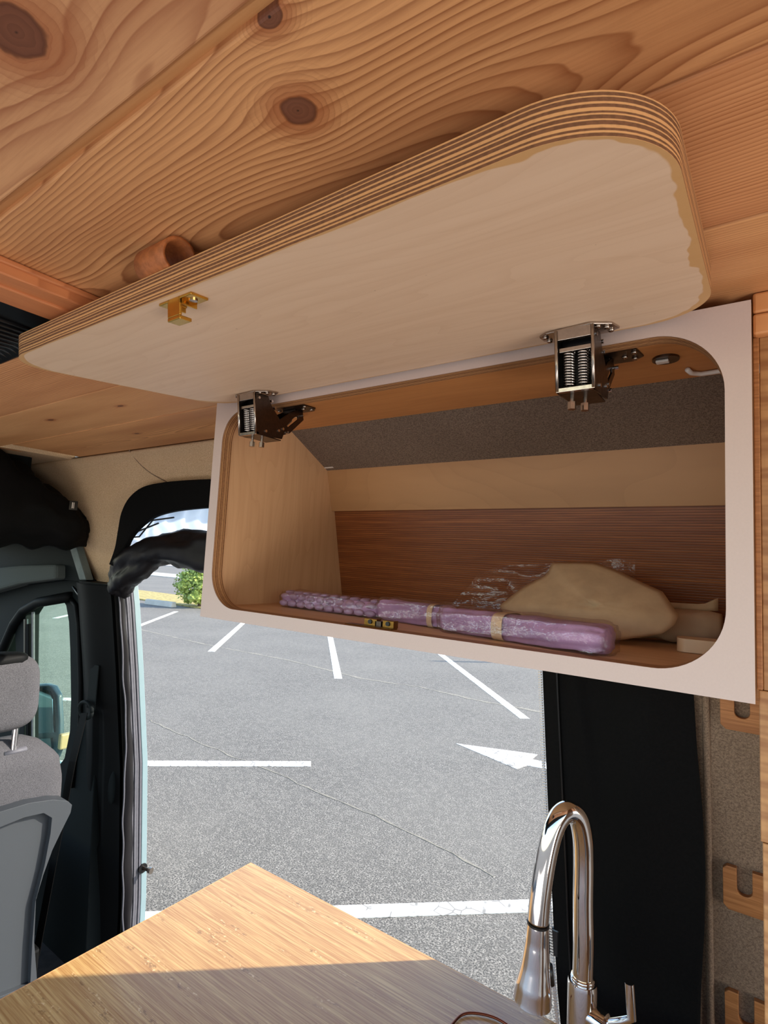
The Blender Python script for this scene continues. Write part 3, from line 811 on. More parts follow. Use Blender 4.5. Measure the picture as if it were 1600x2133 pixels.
m = MB(); m.grid(hcf, 40, 90); m.build('panel', M['blk'], hc, smooth=True, solid=0.008)
m = MB(); m.grid(lambda u, v: hcf(u*0.11, v)+Vector((0, -0.008, 0)), 4, 60); m.build('zip_tape', M['blk'], hc, solid=0.003)
m = MB(); m.tube([hcf(0.115, v/60)+Vector((0, -0.009, 0)) for v in range(61)], 0.0018, 6); m.build('stitched_seam', M['blk_gloss'], hc)
m = MB()
k = 0; z = -0.12
while z > -1.3:
    y = YC(z)-0.002; xz = lerp_tab(XL, z); m.box(xz-0.0025, xz+0.0035, y-0.012, y-0.006, z-0.0016, z+0.0016); z -= 0.0052
zt = m.build('zip_teeth', M['white_pl'], hc); zt['kind'] = 'stuff'
q = px(1153, 1965, 'y', YC(-0.72)-0.006)
m = MB(); m.box(q.x-0.012, q.x+0.012, q.y-0.006, q.y+0.004, q.z-0.02, q.z+0.03); m.build('zip_slider', M['blk_gloss'], hc, bevel=0.003)

# black curtain bundled above the cab
cc = thing('cab_curtain', 'black curtain bundled under the roof at the entrance to the cab', 'curtain', (-2.2, 0.9, 0.1))


def ccf(u, v):
    # u along y (towards the wall), v around the bundle
    y = 0.45+0.66*u; an = v*2*math.pi
    top = 0.325 if u < 0.5 else 0.325-(u-0.5)*0.42; bot = -0.012
    cz = (top+bot)/2; rz = (top-bot)/2
    endr = min(1, (1.0-u)*9+0.15)
    x = -2.23+math.cos(an)*0.085*endr+0.02*noise.noise(Vector((u*5, an*1.5, 0)))
    z = cz+math.sin(an)*rz*(0.75+0.25*endr)+0.008*math.sin(u*38+an*2)+0.02*noise.noise(Vector((u*9, an*2, 5)))
    return Vector((x, y, z))


m = MB(); m.grid(lambda u, v: ccf(v, u), 36, 40, 0, True)
k0 = len(m.v)-36; m.f.append(tuple(range(k0, k0+36))); m.mi.append(0)
m.build('bundle', M['blk'], cc, smooth=True)
q = px(155, 1047, 'x', -2.13)
m = MB(); m.box(q.x-0.002, q.x+0.002, q.y-0.018, q.y+0.012, q.z-0.028, q.z+0.006, mat=None); m.build('sewn_label', M['blk_gloss'], cc)
m = MB(); m.box(q.x+0.002, q.x+0.003, q.y-0.009, q.y-0.006, q.z-0.022, q.z+0.0); m.box(q.x+0.002, q.x+0.003, q.y-0.003, q.y-0.001, q.z-0.022, q.z+0.0); m.build('label_print', M['white_pl'], cc)

# ------------------------------------------------------------------ cab
# trim above the cab door: overhead shelf, grey post, roof lining
cab = MB(); cab.box(-3.4, -2.33, -1.0, 0.93, 0.06, 0.4); cab.box(-3.4, -2.33, 0.9, 1.14, 0.0, 0.07); cab_o = struct(cab.build('ceiling_cab', M['dk_trim'], bevel=0.02))
P = [px(*p, 'y', 1.13) for p in [(0, 1128), (135, 1128), (165, 1135), (186, 1210), (180, 1213), (140, 1208), (0, 1225)]]
m = MB(); m.prism([(p.x, p.z) for p in P]+[], 'y', 1.12, 1.2); m.build('shelf_side', M['dk_trim'], cab_o, bevel=0.004)
P = [px(*p, 'y', 1.10) for p in [(146, 1136), (160, 1136), (182, 1208), (168, 1208)]]
m = MB(); m.prism([(p.x, p.z) for p in P], 'y', 1.095, 1.125); m.build('post_strip', plain('grey_trim_strip', (92, 104, 104), 0.6), cab_o, bevel=0.003)
P = [px(*p, 'y', 1.12) for p in [(-60, 1190), (60, 1178), (136, 1176), (136, 1206), (60, 1216), (-60, 1250)]]
m = MB(); m.prism([(p.x, p.z) for p in P], 'y', 1.08, 1.15); m.build('roof_lining_edge', plain('roof_lining', (70, 76, 74), 0.9, scale=600), cab_o, bevel=0.012)
# cab door with its window
DY = 1.18
win = [(78, 1264), (100, 1256), (146, 1251), (153, 1262), (158, 1290), (161, 1350), (163, 1450), (161, 1520), (150, 1575), (100, 1640), (66, 1660), (66, 1400), (68, 1280)]
win = [px(*p, 'y', DY) for p in win]
qw = [px(*p, 'y', DY) for p in [(45, 1302), (48, 1370), (14, 1370)]]
outer = [px(*p, 'y', DY) for p in [(-160, 1250), (0, 1215), (110, 1207), (215, 1207), (218, 1500), (190, 2100), (-400, 2100), (-400, 1400)]]
m = MB(); m.prism([(p.x, p.z) for p in outer], 'y', DY-0.03, DY+0.03, holes=[[(p.x, p.z) for p in win], [(p.x, p.z) for p in qw]])
cd = struct(m.build('door_1', M['dk_trim'], bevel=0.004))
m = MB(); m.prism([(p.x, p.z) for p in win], 'y', DY, DY+0.004); m.build('window_glass', M['glass'], cd)
m = MB(); m.prism([(p.x, p.z) for p in qw], 'y', DY, DY+0.004); m.build('window_glass', M['glass'], cd)
for (a_, b_, r_, mt_) in [((62, 1300), (62, 1660), 0.016, 'blk_trim'), ((69, 1275), (69, 1640), 0.007, 'rubber'), ((54, 1290), (54, 1400), 0.01, 'blk_gloss')]:
    m = MB(); m.tube([px(*a_, 'y', DY-0.03), px(*b_, 'y', DY-0.03)], r_, 8); m.build('division_bar', M[mt_], cd)
m = MB(); m.tube([px(*p, 'y', DY-0.04) for p in [(-20, 1400), (8, 1350), (30, 1300), (50, 1272), (80, 1255), (146, 1243)]], 0.022, 10)
m.build('pillar_bead', M['blk_trim'], cd, smooth=True)
m = MB(); m.tube([px(*p, 'y', DY-0.035) for p in [(148, 1248), (159, 1262), (164, 1300), (168, 1420), (167, 1520), (156, 1580), (150, 1640)]], 0.010, 10)
m.build('window_bead', M['blk_trim'], cd, smooth=True)
# wing mirror beyond the glass
qm = px(96, 1490, 'y', 1.5)
wm = thing('wing_mirror', 'blue-edged wing mirror outside the cab window, behind the headrest', 'mirror', qm)
loop = [px(*p, 'y', 1.5) for p in [(20, 1428), (92, 1424), (108, 1430), (118, 1448), (121, 1500), (121, 1560), (112, 1582), (20, 1590)]]
m = MB(); m.prism([(p.x, p.z) for p in loop], 'y', 1.5, 1.535); m.build('housing', plain('teal_housing', (46, 66, 80), 0.35), wm, bevel=0.012, segs=3, smooth=True)
lp2 = [px(*p, 'y', 1.495) for p in [(24, 1436), (90, 1433), (104, 1440), (111, 1456), (113, 1525), (24, 1532)]]
m = MB(); m.prism([(p.x, p.z) for p in lp2], 'y', 1.49, 1.5); m.build('mirror_glass', M['mirror_glass'], wm)
lp3 = [px(*p, 'y', 1.495) for p in [(30, 1542), (108, 1537), (110, 1558), (100, 1575), (30, 1580)]]
m = MB(); m.prism([(p.x, p.z) for p in lp3], 'y', 1.488, 1.5); m.build('wide_angle_glass', M['mirror_glass'], wm)
q = px(124, 1542, 'y', 1.5); m = MB(); m.box(q.x-0.02, q.x+0.012, 1.5, 1.56, q.z-0.05, q.z+0.03); m.build('turn_signal', M['amber'], wm, bevel=0.008)
# door outside skin
m = MB(); m.box(-4.2, -2.36, 1.24, 1.27, -2.0, -0.95); struct(m.build('wall_front_skin', M['blue'], bevel=0.01))

# passenger seat, seen from behind
seat = thing('passenger_seat', 'grey fabric passenger seat seen from behind with headrest and moulded back shell', 'seat', (-2.1, 0.65, FLOOR))


def cushion(yc, zc, hy, hz, hx, xc, rad, lean=0.0, n=24, pw=4.0, top_round=0.0):
    def f(u, v):
        a_ = u*2*math.pi; t = (v-0.5)*math.pi
        ce = lambda q, e: math.copysign(abs(q)**e, q)
        y = ce(math.cos(a_), 2/pw)*hy; z = ce(math.sin(a_), 2/pw)*hz
        k = abs(math.cos(t))**0.28; x = math.sin(t)*hx
        return Vector((xc+x+lean*(z*k), yc+y*k, zc+z*k))
    return f


m = MB(); m.grid(cushion(0.742, -0.478, 0.142, 0.118, 0.055, -2.0, 0.05, -0.1), 40, 17, 0, True)
m.build('headrest', M['seat'], seat, smooth=True)
m = MB(); m.grid(cushion(0.72, -0.374, 0.125, 0.022, 0.050, -2.01, 0.05, 0), 30, 9, 0, True); m.build('headrest_top', M['blk_trim'], seat, smooth=True)
for q in ((32, 1525), (-60, 1525)):
    a_ = px(*q, 'x', -2.0); m = MB(); m.cyl(a_+Vector((0, 0, 0.05)), a_-Vector((0, 0, 0.12)), 0.009, 14); m.build('headrest_post', M['chrome'], seat, smooth='auto')
a_ = px(32, 1565, 'x', -2.0); m = MB(); m.tube([a_+Vector((0, -0.035, 0)), a_+Vector((0, 0.03, 0.002))], 0.014, 12, flat=0.6); m.build('post_collar', M['rubber'], seat, smooth=True)


def backf(hx, dx, shrink):
    ys = [(-0.63, 0.86), (-0.66, 0.925), (-0.72, 0.985), (-0.80, 1.005), (-0.90, 1.010), (-0.96, 0.965), (-1.05, 0.915), (-1.15, 0.885), (-1.3, 0.87), (-1.5, 0.87)]
    def f(u, v):
        z = -0.635-0.88*v
        r = lerp_tab([(p[0], p[1]) for p in ys], z)-shrink; l = 0.43+shrink
        a_ = u*2*math.pi; ce = lambda q, e: math.copysign(abs(q)**e, q)
        return Vector((-2.04+dx+ce(math.sin(a_), 0.6)*hx*min(1, 0.35+v*9)-0.03*v, (r+l)/2+ce(math.cos(a_), 0.55)*(r-l)/2, z+0.012*math.cos(a_)*0))
    return f


m = MB(); m.grid(backf(0.075, 0, 0), 40, 40, 0, True); m.f.append(tuple(range(40))); m.mi.append(0)
m.build('backrest', M['seat'], seat, smooth=True)
# moulded plastic back shell with recessed pocket
sx = -1.935
shell = [px(*p, 'x', sx) for p in [(-150, 1730), (-60, 1712), (0, 1690), (60, 1672), (110, 1665), (140, 1668), (149, 1676), (146, 1692), (128, 1728), (108, 1770), (88, 1825), (74, 1870), (70, 1960), (76, 2040), (76, 2070), (-150, 2160)]]
rec = [px(*p, 'x', sx) for p in [(-140, 1745), (-60, 1738), (0, 1722), (50, 1702), (90, 1693), (107, 1703), (104, 1735), (92, 1800), (72, 1880), (66, 1960), (62, 2050), (-140, 2130)]]
m = MB(); m.prism([(p.y, p.z) for p in shell], 'x', sx-0.07, sx+0.004, holes=[[(p.y, p.z) for p in rec]])
m.build('back_shell', M['seat_pl'], seat, bevel=0.007, segs=3, smooth=True)
m = MB(); m.prism([(p.y, p.z) for p in rec], 'x', sx-0.05, sx-0.016); m.build('pocket_panel', M['seat_pl'], seat)
# side of the cushion and plinth below
m = MB(); m.box(-2.6, -2.05, 0.45, 0.96, -1.35, -1.1); m.build('seat_cushion', M['blk_trim'], seat, bevel=0.04, segs=3)
m = MB(); m.box(-2.5, -2.0, 0.5, 0.98, FLOOR, -1.34); m.build('seat_base', M['blk_trim'], seat, bevel=0.01)

# ------------------------------------------------------------------ wall cabinet
CX0, CX1, CZ0, CZ1 = -0.956, -0.0115, -0.131, 0.318
OX0, OX1, OZ0, OZ1 = -0.9305, -0.0375, -0.108, 0.2945
RAD = (0.078, 0.062, 0.075, 0.075)
cb = thing('wall_cabinet', 'open birch plywood wall cabinet with off-white front frame, mounted above the sliding door opening', 'cabinet', ((CX0+CX1)/2, 0.92, CZ0))
opening = rrect(OX0, OX1, OZ0, OZ1, RAD, 16)
m = MB(); m.prism([(CX0, CZ0), (CX1, CZ0), (CX1, CZ1), (CX0, CZ1)], 'y', D+0.0012, D+0.027, holes=[opening]); m.build('face_frame', M['face_ply'], cb)
m = MB(); m.prism([(CX0, CZ0), (CX1, CZ0), (CX1, CZ1), (CX0, CZ1)], 'y', D, D+0.0012, holes=[opening]); m.build('front_laminate', M['lam'], cb)
side = [(D+0.027, CZ0), (1.158, CZ0), (YW(-0.108)-0.02, OZ0), (1.148, -0.063), (1.098, 0.125), (1.086, 0.128), (1.058, 0.234), (1.050, 0.240), (0.925, CZ1), (D+0.027, CZ1)]
side = [(D+0.027, CZ0), (1.150, CZ0), (1.150, -0.063), (1.108, 0.125), (1.070, 0.238), (0.95, 0.312), (0.94, CZ1), (D+0.027, CZ1)]
m = MB(); m.prism(side, 'x', CX0, -0.934); m.build('side_panel', M['birch_v'], cb)
m = MB(); m.prism(side, 'x', -0.0345, CX1); m.build('side_panel', M['birch_v'], cb)
m = MB(); m.box(-0.934, -0.0345, D+0.027, 1.15, CZ0, OZ0-0.0002); m.build('bottom_panel', M['birch'], cb)
m = MB(); m.box(-0.934, -0.0345, D+0.027, 0.912, 0.298, CZ1); m.build('top_rail', M['rail'], cb, bevel=0.0015)
m = MB(); m.prism([(1.098, 0.13), (1.153, -0.108), (1.163, -0.108), (1.11, 0.13)], 'x', -0.934, -0.0345); m.build('back_panel', M['bam_back'], cb)
m = MB(); m.prism([(1.0585, 0.2345), (1.088, 0.1245), (1.102, 0.128), (1.0725, 0.238)], 'x', -0.934, -0.0345); m.build('back_strip', M['birch_in'], cb, bevel=0.001)
m = MB(); m.prism([(0.915, 0.318), (0.90, 0.312), (1.085, 0.215), (1.10, 0.21)], 'x', -0.934, -0.0345); m.build('upper_lining', fabric('cabinet_lining_fabric', (132, 112, 96), (88, 72, 60), 700), cb)
m = MB(); m.box(-0.933, -0.905, 1.048, 1.058, 0.232, 0.2385); m.build('white_edge_strip', M['white_pl'], cb)
# screw connector in the rail
q = px(1387, 746, 'z', 0.298)
cn = MB(); cn.cyl(q, q-Vector((0, 0, 0.003)), 0.017, 24); co = cn.build('connector', M['steel_dk'], cb, smooth='auto')
m = MB(); m.box(q.x-0.012, q.x+0.004, q.y-0.006, q.y+0.004, q.z-0.0065, q.z-0.003); m.build('connector_slot', M['white_pl'], co, bevel=0.001)
# lid
HY, HZ, OY, OZ = 0.712, 0.3075, 0.3145, 0.268
L_ = math.hypot(HY-OY, HZ-OZ); tilt = math.atan2(HZ-OZ, HY-OY)
door = bpy.data.objects.new('lid_holder', None)
m = MB(); lw = (OX1-OX0)-0.006; xc = (OX0+OX1)/2-0.0045
outl = rrect(xc-lw/2, xc+lw/2, -L_/2, L_/2, (0.075, 0.06, 0.07, 0.083), 18)
m.prism(outl, 'z', 0.0, 0.029, mi=(0, 2, 1))
lid = m.build('lid', [M['birch_lid'], M['lid_ply'], M['lam']], None)
lid.parent = cb
lid.location = Vector((0, (HY+OY)/2, (HZ+OZ)/2))-cb.location; lid.rotation_euler = (tilt, 0, 0)
lid['label'] = 'raised lid with rounded corners, layered plywood edge and glue-stained rim'
LM = Matrix.Translation((0, (HY+OY)/2, (HZ+OZ)/2)) @ Matrix.Rotation(tilt, 4, 'X')   # lid space to eye space


def to_lid(o):
    """parent an object whose mesh is in lid space"""
    o.parent = lid; o.location = (0, 0, 0); o.rotation_euler = (0, 0, 0); return o


# brass latch tongue on the lid (lid space: y = -L/2 is the outer edge, z < 0 is below)
yl = -L_/2+0.019
m = MB(); m.box(-0.543, -0.523, yl-0.011, yl+0.011, -0.003, 0.0); m.box(-0.508, -0.486, yl-0.011, yl+0.011, -0.003, 0.0)
m.box(-0.527, -0.505, yl-0.011, yl-0.008, -0.020, 0.0); m.box(-0.527, -0.505, yl-0.011, yl+0.004, -0.024, -0.020)
m.box(-0.527, -0.525, yl-0.011, yl+0.011, -0.008, 0.0); m.box(-0.507, -0.505, yl-0.011, yl+0.011, -0.008, 0.0)
lt_ = to_lid(m.build('latch_plate', M['brass'], None, bevel=0.0008)); lt_['label'] = 'brass latch tongue'
for xx in (-0.533, -0.497):
    m = MB(); m.cyl((xx, yl, -0.0045), (xx, yl, -0.003), 0.0045, 14); to_lid(m.build('screw', M['nickel'], None))
# leather pull loop on the lid's upper face
m = MB()
def loopf(u, v):
    a_ = -0.35+u*(math.pi+0.7)*1.06; x = -0.565+0.050*v
    return Vector((x, -L_/2+0.010+0.023*math.cos(a_), 0.033+0.021*math.sin(a_)+0.0))
def loopf(u, v):
    a_ = -math.pi*0.62+u*math.pi*2.24*0.8+0.3; x = -0.563+0.052*v+0.004*math.sin(a_)
    return Vector((x, -L_/2+0.012-0.019*math.cos(a_), 0.0455+0.0165*math.sin(a_)))
m.grid(loopf, 30, 4); lp_ = m.build('pull_loop', [M['leather'], M['leather_in']], None, smooth=True, solid=0.004); to_lid(lp_)
lp_.modifiers['solidify'].material_offset = 0

# hinges
def make_hinge(dx, label):
    hg = bpy.data.objects.new('hinge', None); COL.objects.link(hg); hg.parent = cb
    hg.location = Vector((-0.79+dx, 0.70, 0.30))-cb.location; hg['label'] = label
    B = lambda mb, nm, mt, **k: mb.build(nm, M[mt], hg, **k)
    # mounting plate on the lid (clipped corners)
    x0, x1 = -0.838+dx, -0.748+dx
    zl = lambda y: HZ-(HY-y)*math.tan(tilt)-0.0005
    lp = [(x0, 0.690), (x0, 0.672), (x0+0.012, 0.662), (x1-0.022, 0.656), (x1, 0.672), (x1+0.004, 0.694), (x1-0.012, 0.703), (x0+0.012, 0.703)]
    m = MB(); k = len(lp); vs = [(p[0], p[1], zl(p[1])) for p in lp]+[(p[0], p[1], zl(p[1])-0.003) for p in lp]
    m.add(vs, [tuple(range(k)), tuple(reversed(range(k, 2*k)))]+[(i, (i+1) % k, k+(i+1) % k, k+i) for i in range(k)]); B(m, 'mounting_plate', 'nickel', bevel=0.0008)
    for sx_, sy_ in ((x0+0.008, 0.674), (x0+0.008, 0.690), (x1-0.016, 0.668), (x1-0.008, 0.678), (x1-0.006, 0.692)):
        m = MB(); m.sphere((sx_, sy_, zl(sy_)-0.004), 0.0042, 0.0042, 0.0025, 10, 6); B(m, 'screw', 'nickel', smooth=True)
    # spring housing: two side plates, rails, back, springs
    hx0, hx1 = -0.813+dx, -0.766+dx
    sp_ = [(0.657, 0.298), (0.690, 0.300), (0.700, 0.284), (0.725, 0.262), (0.739, 0.243), (0.733, 0.226), (0.684, 0.222), (0.668, 0.222)]
    for xa in (hx0, hx1-0.003):
        m = MB(); m.prism(sp_, 'x', xa, xa+0.003); B(m, 'side_plate', 'steel_dk' , bevel=0.0006)
    fy = lambda z: 0.657+(0.298-z)/(0.298-0.222)*0.011
    def fbar(z0, z1, nm, mt, d0=0.0, d1=0.003, ins=0.0):
        m = MB(); vs = []
        for x in (hx0+ins, hx1-ins):
            for (z, d_) in ((z0, d0), (z0, d1), (z1, d1), (z1, d0)): vs.append((x, fy(z)+d_, z))
        m.add(vs, [(0, 1, 2, 3), (7, 6, 5, 4), (0, 4, 5, 1), (1, 5, 6, 2), (2, 6, 7, 3), (3, 7, 4, 0)]); return B(m, nm, mt, bevel=0.0004)
    fbar(0.286, 0.299, 'front_flange', 'nickel'); fbar(0.222, 0.227, 'front_flange', 'nickel', -0.001, 0.006)
    fbar(0.272, 0.277, 'spring_yoke', 'nickel', 0.003, 0.012, 0.004); fbar(0.224, 0.298, 'housing_back', 'blk_gloss', 0.020, 0.022, 0.003)
    for xa in (hx0-0.0005, hx1-0.0035):
        m = MB(); m.tube([(xa+0.002, fy(0.298)-0.0005, 0.298), (xa+0.002, fy(0.223)-0.0005, 0.223)], 0.0022, 6); B(m, 'edge_fold', 'nickel', smooth=True)
    for xs in (hx0+0.0145, hx1-0.0145):
        m = MB(); pts_ = []
        turns = 12
        for k in range(turns*12+1):
            a_ = k/12*2*math.pi; z = 0.272-(0.272-0.231)*k/(turns*12)
            pts_.append((xs+0.0068*math.cos(a_), fy(z)+0.0095+0.0068*math.sin(a_), z))
        m.tube(pts_, 0.00115, 6); B(m, 'spring', 'chrome', smooth=True)
        m = MB(); m.cyl((xs, fy(0.27)+0.0095, 0.272), (xs, fy(0.23)+0.0095, 0.229), 0.003, 8); B(m, 'spring_core', 'blk_gloss')
    m = MB(); m.box(hx0+0.003, hx1-0.003, 0.674, 0.733, 0.2225, 0.2245); B(m, 'housing_bottom', 'steel_dk')
    # adjusting screws below
    for (xs, ys) in ((hx0+0.014, 0.688), (hx0+0.027, 0.700)):
        m = MB(); m.cyl((xs, ys, 0.2225), (xs, ys, 0.212), 0.0024, 10); m.tube([(xs, ys, 0.214), (xs, ys, 0.2045)], 0.0052, 6); B(m, 'adjusting_screw', 'brass' if False else 'nickel')
    # second arm folding back up to the rail
    arm = [(0.715, 0.252), (0.752, 0.283), (0.774, 0.296), (0.790, 0.292), (0.794, 0.279), (0.757, 0.243), (0.743, 0.237), (0.728, 0.238)]
    slot = [(0.748, 0.257), (0.752, 0.254), (0.778, 0.277), (0.776, 0.283), (0.768, 0.279)]
    for xa in (hx0+0.005, hx1-0.008):
        m = MB(); m.prism(arm, 'x', xa, xa+0.003, holes=[slot]); B(m, 'arm', 'steel_dk', bevel=0.0005)
    m = MB(); m.tube([(hx0+0.024, 0.75, 0.256), (hx0+0.024, 0.772, 0.277)], 0.006, 10); B(m, 'arm_spring_barrel', 'nickel')
    m = MB(); m.box(hx0+0.008, hx1-0.008, 0.722, 0.780, 0.262, 0.264, mat=Matrix.Translation((0, 0.75, 0.263)) @ Matrix.Rotation(0.7, 4, 'X') @ Matrix.Translation((0, -0.75, -0.263))); B(m, 'arm_web', 'steel_dk')
    for (yy, zz) in ((0.700, 0.292), (0.709, 0.281), (0.722, 0.240), (0.733, 0.246), (0.746, 0.242), (0.786, 0.286), (0.690, 0.232), (0.668, 0.290)):
        m = MB(); m.cyl((hx0-0.0015, yy, zz), (hx1+0.0018, yy, zz), 0.0026, 10); B(m, 'rivet', 'chrome', smooth='auto')
    # plate on the rail
    rp = [(x0+0.018, 0.752), (x1+0.012, 0.752), (x1+0.016, 0.785), (x1+0.002, 0.797), (x0+0.03, 0.797), (x0+0.018, 0.787)]
    m = MB(); m.prism(rp, 'z', 0.2955, 0.2979); B(m, 'rail_plate', 'steel_dk', bevel=0.0006)
    for sx_, sy_ in ((x1+0.008, 0.762), (x1+0.005, 0.785), (x1-0.006, 0.774), (x0+0.026, 0.765)):
        m = MB(); m.sphere((sx_, sy_, 0.2945), 0.0042, 0.0042, 0.0028, 10, 6); B(m, 'screw', 'nickel', smooth=True)
    m = MB(); m.box(hx0+0.006, hx1-0.006, 0.768, 0.792, 0.289, 0.2955); B(m, 'pivot_block', 'steel_dk', bevel=0.001)
    return hg


make_hinge(0.0, 'sprung hinge at the left end of the opening')
make_hinge(0.598, 'sprung hinge at the right end of the opening')
# brass catch on the cabinet floor
m = MB(); m.box(-0.585, -0.490, D+0.012, D+0.03, OZ0, OZ0+0.0015)
m.box(-0.558, -0.532, D+0.030, D+0.044, OZ0, OZ0+0.012); m.box(-0.520, -0.498, D+0.030, D+0.044, OZ0, OZ0+0.012)
ct = m.build('catch', M['brass_old'], cb, bevel=0.001)
for xx in (-0.545, -0.509):
    m = MB(); m.cyl((xx, D+0.028, OZ0+0.007), (xx, D+0.031, OZ0+0.007), 0.0038, 12); m.build('catch_roller', M['blk_gloss'], ct)
m = MB(); m.box(-0.535, -0.523, D+0.030, D+0.042, OZ0+0.001, OZ0+0.009); m.build('catch_body', M['steel_dk'], ct)
# white cable at the back right of the rail
m = MB(); m.tube([px(*p, 'z', 0.294) for p in [(1432, 770), (1440, 777), (1460, 779), (1500, 773), (1530, 768)]], 0.0035, 8)
tag(m.build('cable', M['white_pl'], smooth=True), 'white cable running under the top rail inside the wall cabinet', 'cable')

# ------------------------------------------------------------------ things in the cabinet
FZ = OZ0


def bundle(name, label, a, b_, wd, ht, seedv, band_t, group=None, blister=False):
    """lilac cloth bundle: a, b_ front-bottom end points (x, y)"""
    A = Vector((a[0], a[1], FZ)); Bv = Vector((b_[0], b_[1], FZ)); d = (Bv-A).normalized(); n = Vector((-d.y, d.x, 0)); L = (Bv-A).length
    th = thing(name, label, 'cloth bundle', A.lerp(Bv, 0.5)+n*wd/2, group)

    def f(grow, t0, t1, wr, sg=1.0):
        def g_(u, v):
            an = u*2*math.pi; ce = lambda q, e: math.copysign(abs(q)**e, q)
            t = t0+(t1-t0)*v; end = 1.0
            e_ = min(t, 1-t)*L
            if e_ < 0.012: end = 0.80+0.20*math.sqrt(max(0, e_/0.012))
            yy = ce(math.cos(an), 0.55)*(wd/2+grow)*end; zz = ce(math.sin(an), 0.6)*(ht/2+grow)*end
            p = A+d*(t*L)+n*(wd/2+yy)+Vector((0, 0, ht/2+0.0015+zz))
            w_ = wr*(noise.noise(Vector((t*L*28+seedv, an*1.3, seedv)))+0.6*math.sin(an*7+t*6))
            q = n*math.cos(an)+Vector((0, 0, math.sin(an)))
            p = p+q*w_; p.z = max(p.z, FZ+0.0005); return p
        return g_
    t0 = 0.0
    m = MB(); m.grid(f(0, t0, 1, 0.0024), 44, 90, 0, True); k = len(m.v)-44
    m.f += [tuple(range(44)), tuple(range(k, k+44))]; m.mi += [0, 0]; m.build('cloth_roll', M['lilac'], th, smooth=True)
    if band_t is not None:
        m = MB(); m.grid(f(0.0022, band_t-0.035, band_t+0.035, 0.0), 44, 4, 0, True); m.build('paper_band', M['band'], th, smooth=True)
    m = MB(); m.grid(f(0.0045, -0.02, 1.02, 0.0032), 44, 60, 0, True); k = len(m.v)-44
    m.f += [tuple(range(44)), tuple(range(k, k+44))]; m.mi += [0, 0]; m.build('plastic_wrap', M['film'], th, smooth=True)
    return th, A, d, n, L


t_, A, d, n, L = bundle('cloth_bundle', 'flat lilac bundle in bubble-like clear cells, leftmost in the wall cabinet', (-0.868, 0.858), (-0.600, 0.842), 0.05, 0.030, 1.0, None)
lilm = plain('clear_cell_plastic', (176, 144, 174), 0.3, var=0.3, scale=40)
for k in range(10):
    for (rz, rh) in ((0, 0.014), (1, 0.013)):
        c_ = A+d*(L*(k+0.5)/10)-n*(0.001-0.003*rz)+Vector((0, 0, 0.009+0.014*rz))
        m = MB(); m.sphere(c_, 0.0125, 0.006, 0.0068, 12, 8, 0.1, 2); cell = m.build('cell', lilm, t_, smooth=True)
for k in range(10):
    c_ = A+d*(L*(k+0.5)/10)+n*0.018+Vector((0, 0, 0.032))
    m = MB(); m.sphere(c_, 0.012, 0.014, 0.004, 12, 6, 0.1, 2); m.build('cell', lilm, t_, smooth=True)
bundle('cloth_bundle', 'smooth lilac bundle with a paper band, between the bubbled bundle and the front one', (-0.600, 0.842), (-0.438, 0.812), 0.040, 0.036, 5.0, 0.80)
bundle('cloth_bundle', 'largest lilac bundle in clear wrap with a paper band, at the front of the cabinet', (-0.437, 0.788), (-0.176, 0.742), 0.055, 0.037, 9.0, 0.42)
# kraft paper bag leaning at the back
out2 = [(1040, 1262), (1090, 1222), (1140, 1196), (1150, 1171), (1190, 1170), (1240, 1172), (1290, 1190), (1330, 1210), (1380, 1232), (1398, 1258), (1414, 1282), (1405, 1302), (1380, 1320), (1300, 1332), (1220, 1340), (1130, 1320), (1060, 1290)]
ctr = Vector(px(1240, 1262, 'y', 0.93))


def yb(p_):   # leaning plane: the top leans back
    return 0.90+0.10*max(0, (1340-p_[1])/170.0)


kb = thing('paper_bag', 'crumpled light brown paper bag leaning at the back of the wall cabinet', 'paper bag', (ctr.x, 0.93, FZ))
def bagf(front):
    m = MB(); rings = 12; nn = 72
    O = [px(p[0], p[1], 'y', yb(p)) for p in out2]; O2 = []
    for i in range(nn):
        t = i/nn*len(O); a_ = int(t); O2.append(O[a_].lerp(O[(a_+1) % len(O)], t-a_))
    vs = [ctr+Vector((0, 0.0, 0))]
    for r in range(1, rings+1):
        for p in O2:
            q = ctr.lerp(p, r/rings); k_ = 1-(r/rings)**2
            bul = (-0.016 if front else 0.016)*math.sqrt(max(0, k_))
            wr = 0.006*noise.noise(Vector((q.x*22, q.z*34, 1)))+0.0035*abs(noise.noise(Vector((q.x*60, q.z*50, 4))))
            q = q+Vector((0, bul+wr*k_, 0)); q.z = max(q.z, FZ+0.002); vs.append(q)
    fs = [(0, 1+i, 1+(i+1) % nn) for i in range(nn)]
    for r in range(rings-1):
        for i in range(nn): a_ = 1+r*nn+i; b2 = 1+r*nn+(i+1) % nn; fs.append((a_, a_+nn, b2+nn, b2))
    m.add(vs, fs); return m
bagf(True).build('front_sheet', M['kraft'], kb, smooth=True, solid=0.0006)
bagf(False).build('back_sheet', M['kraft'], kb, smooth=True, solid=0.0006)
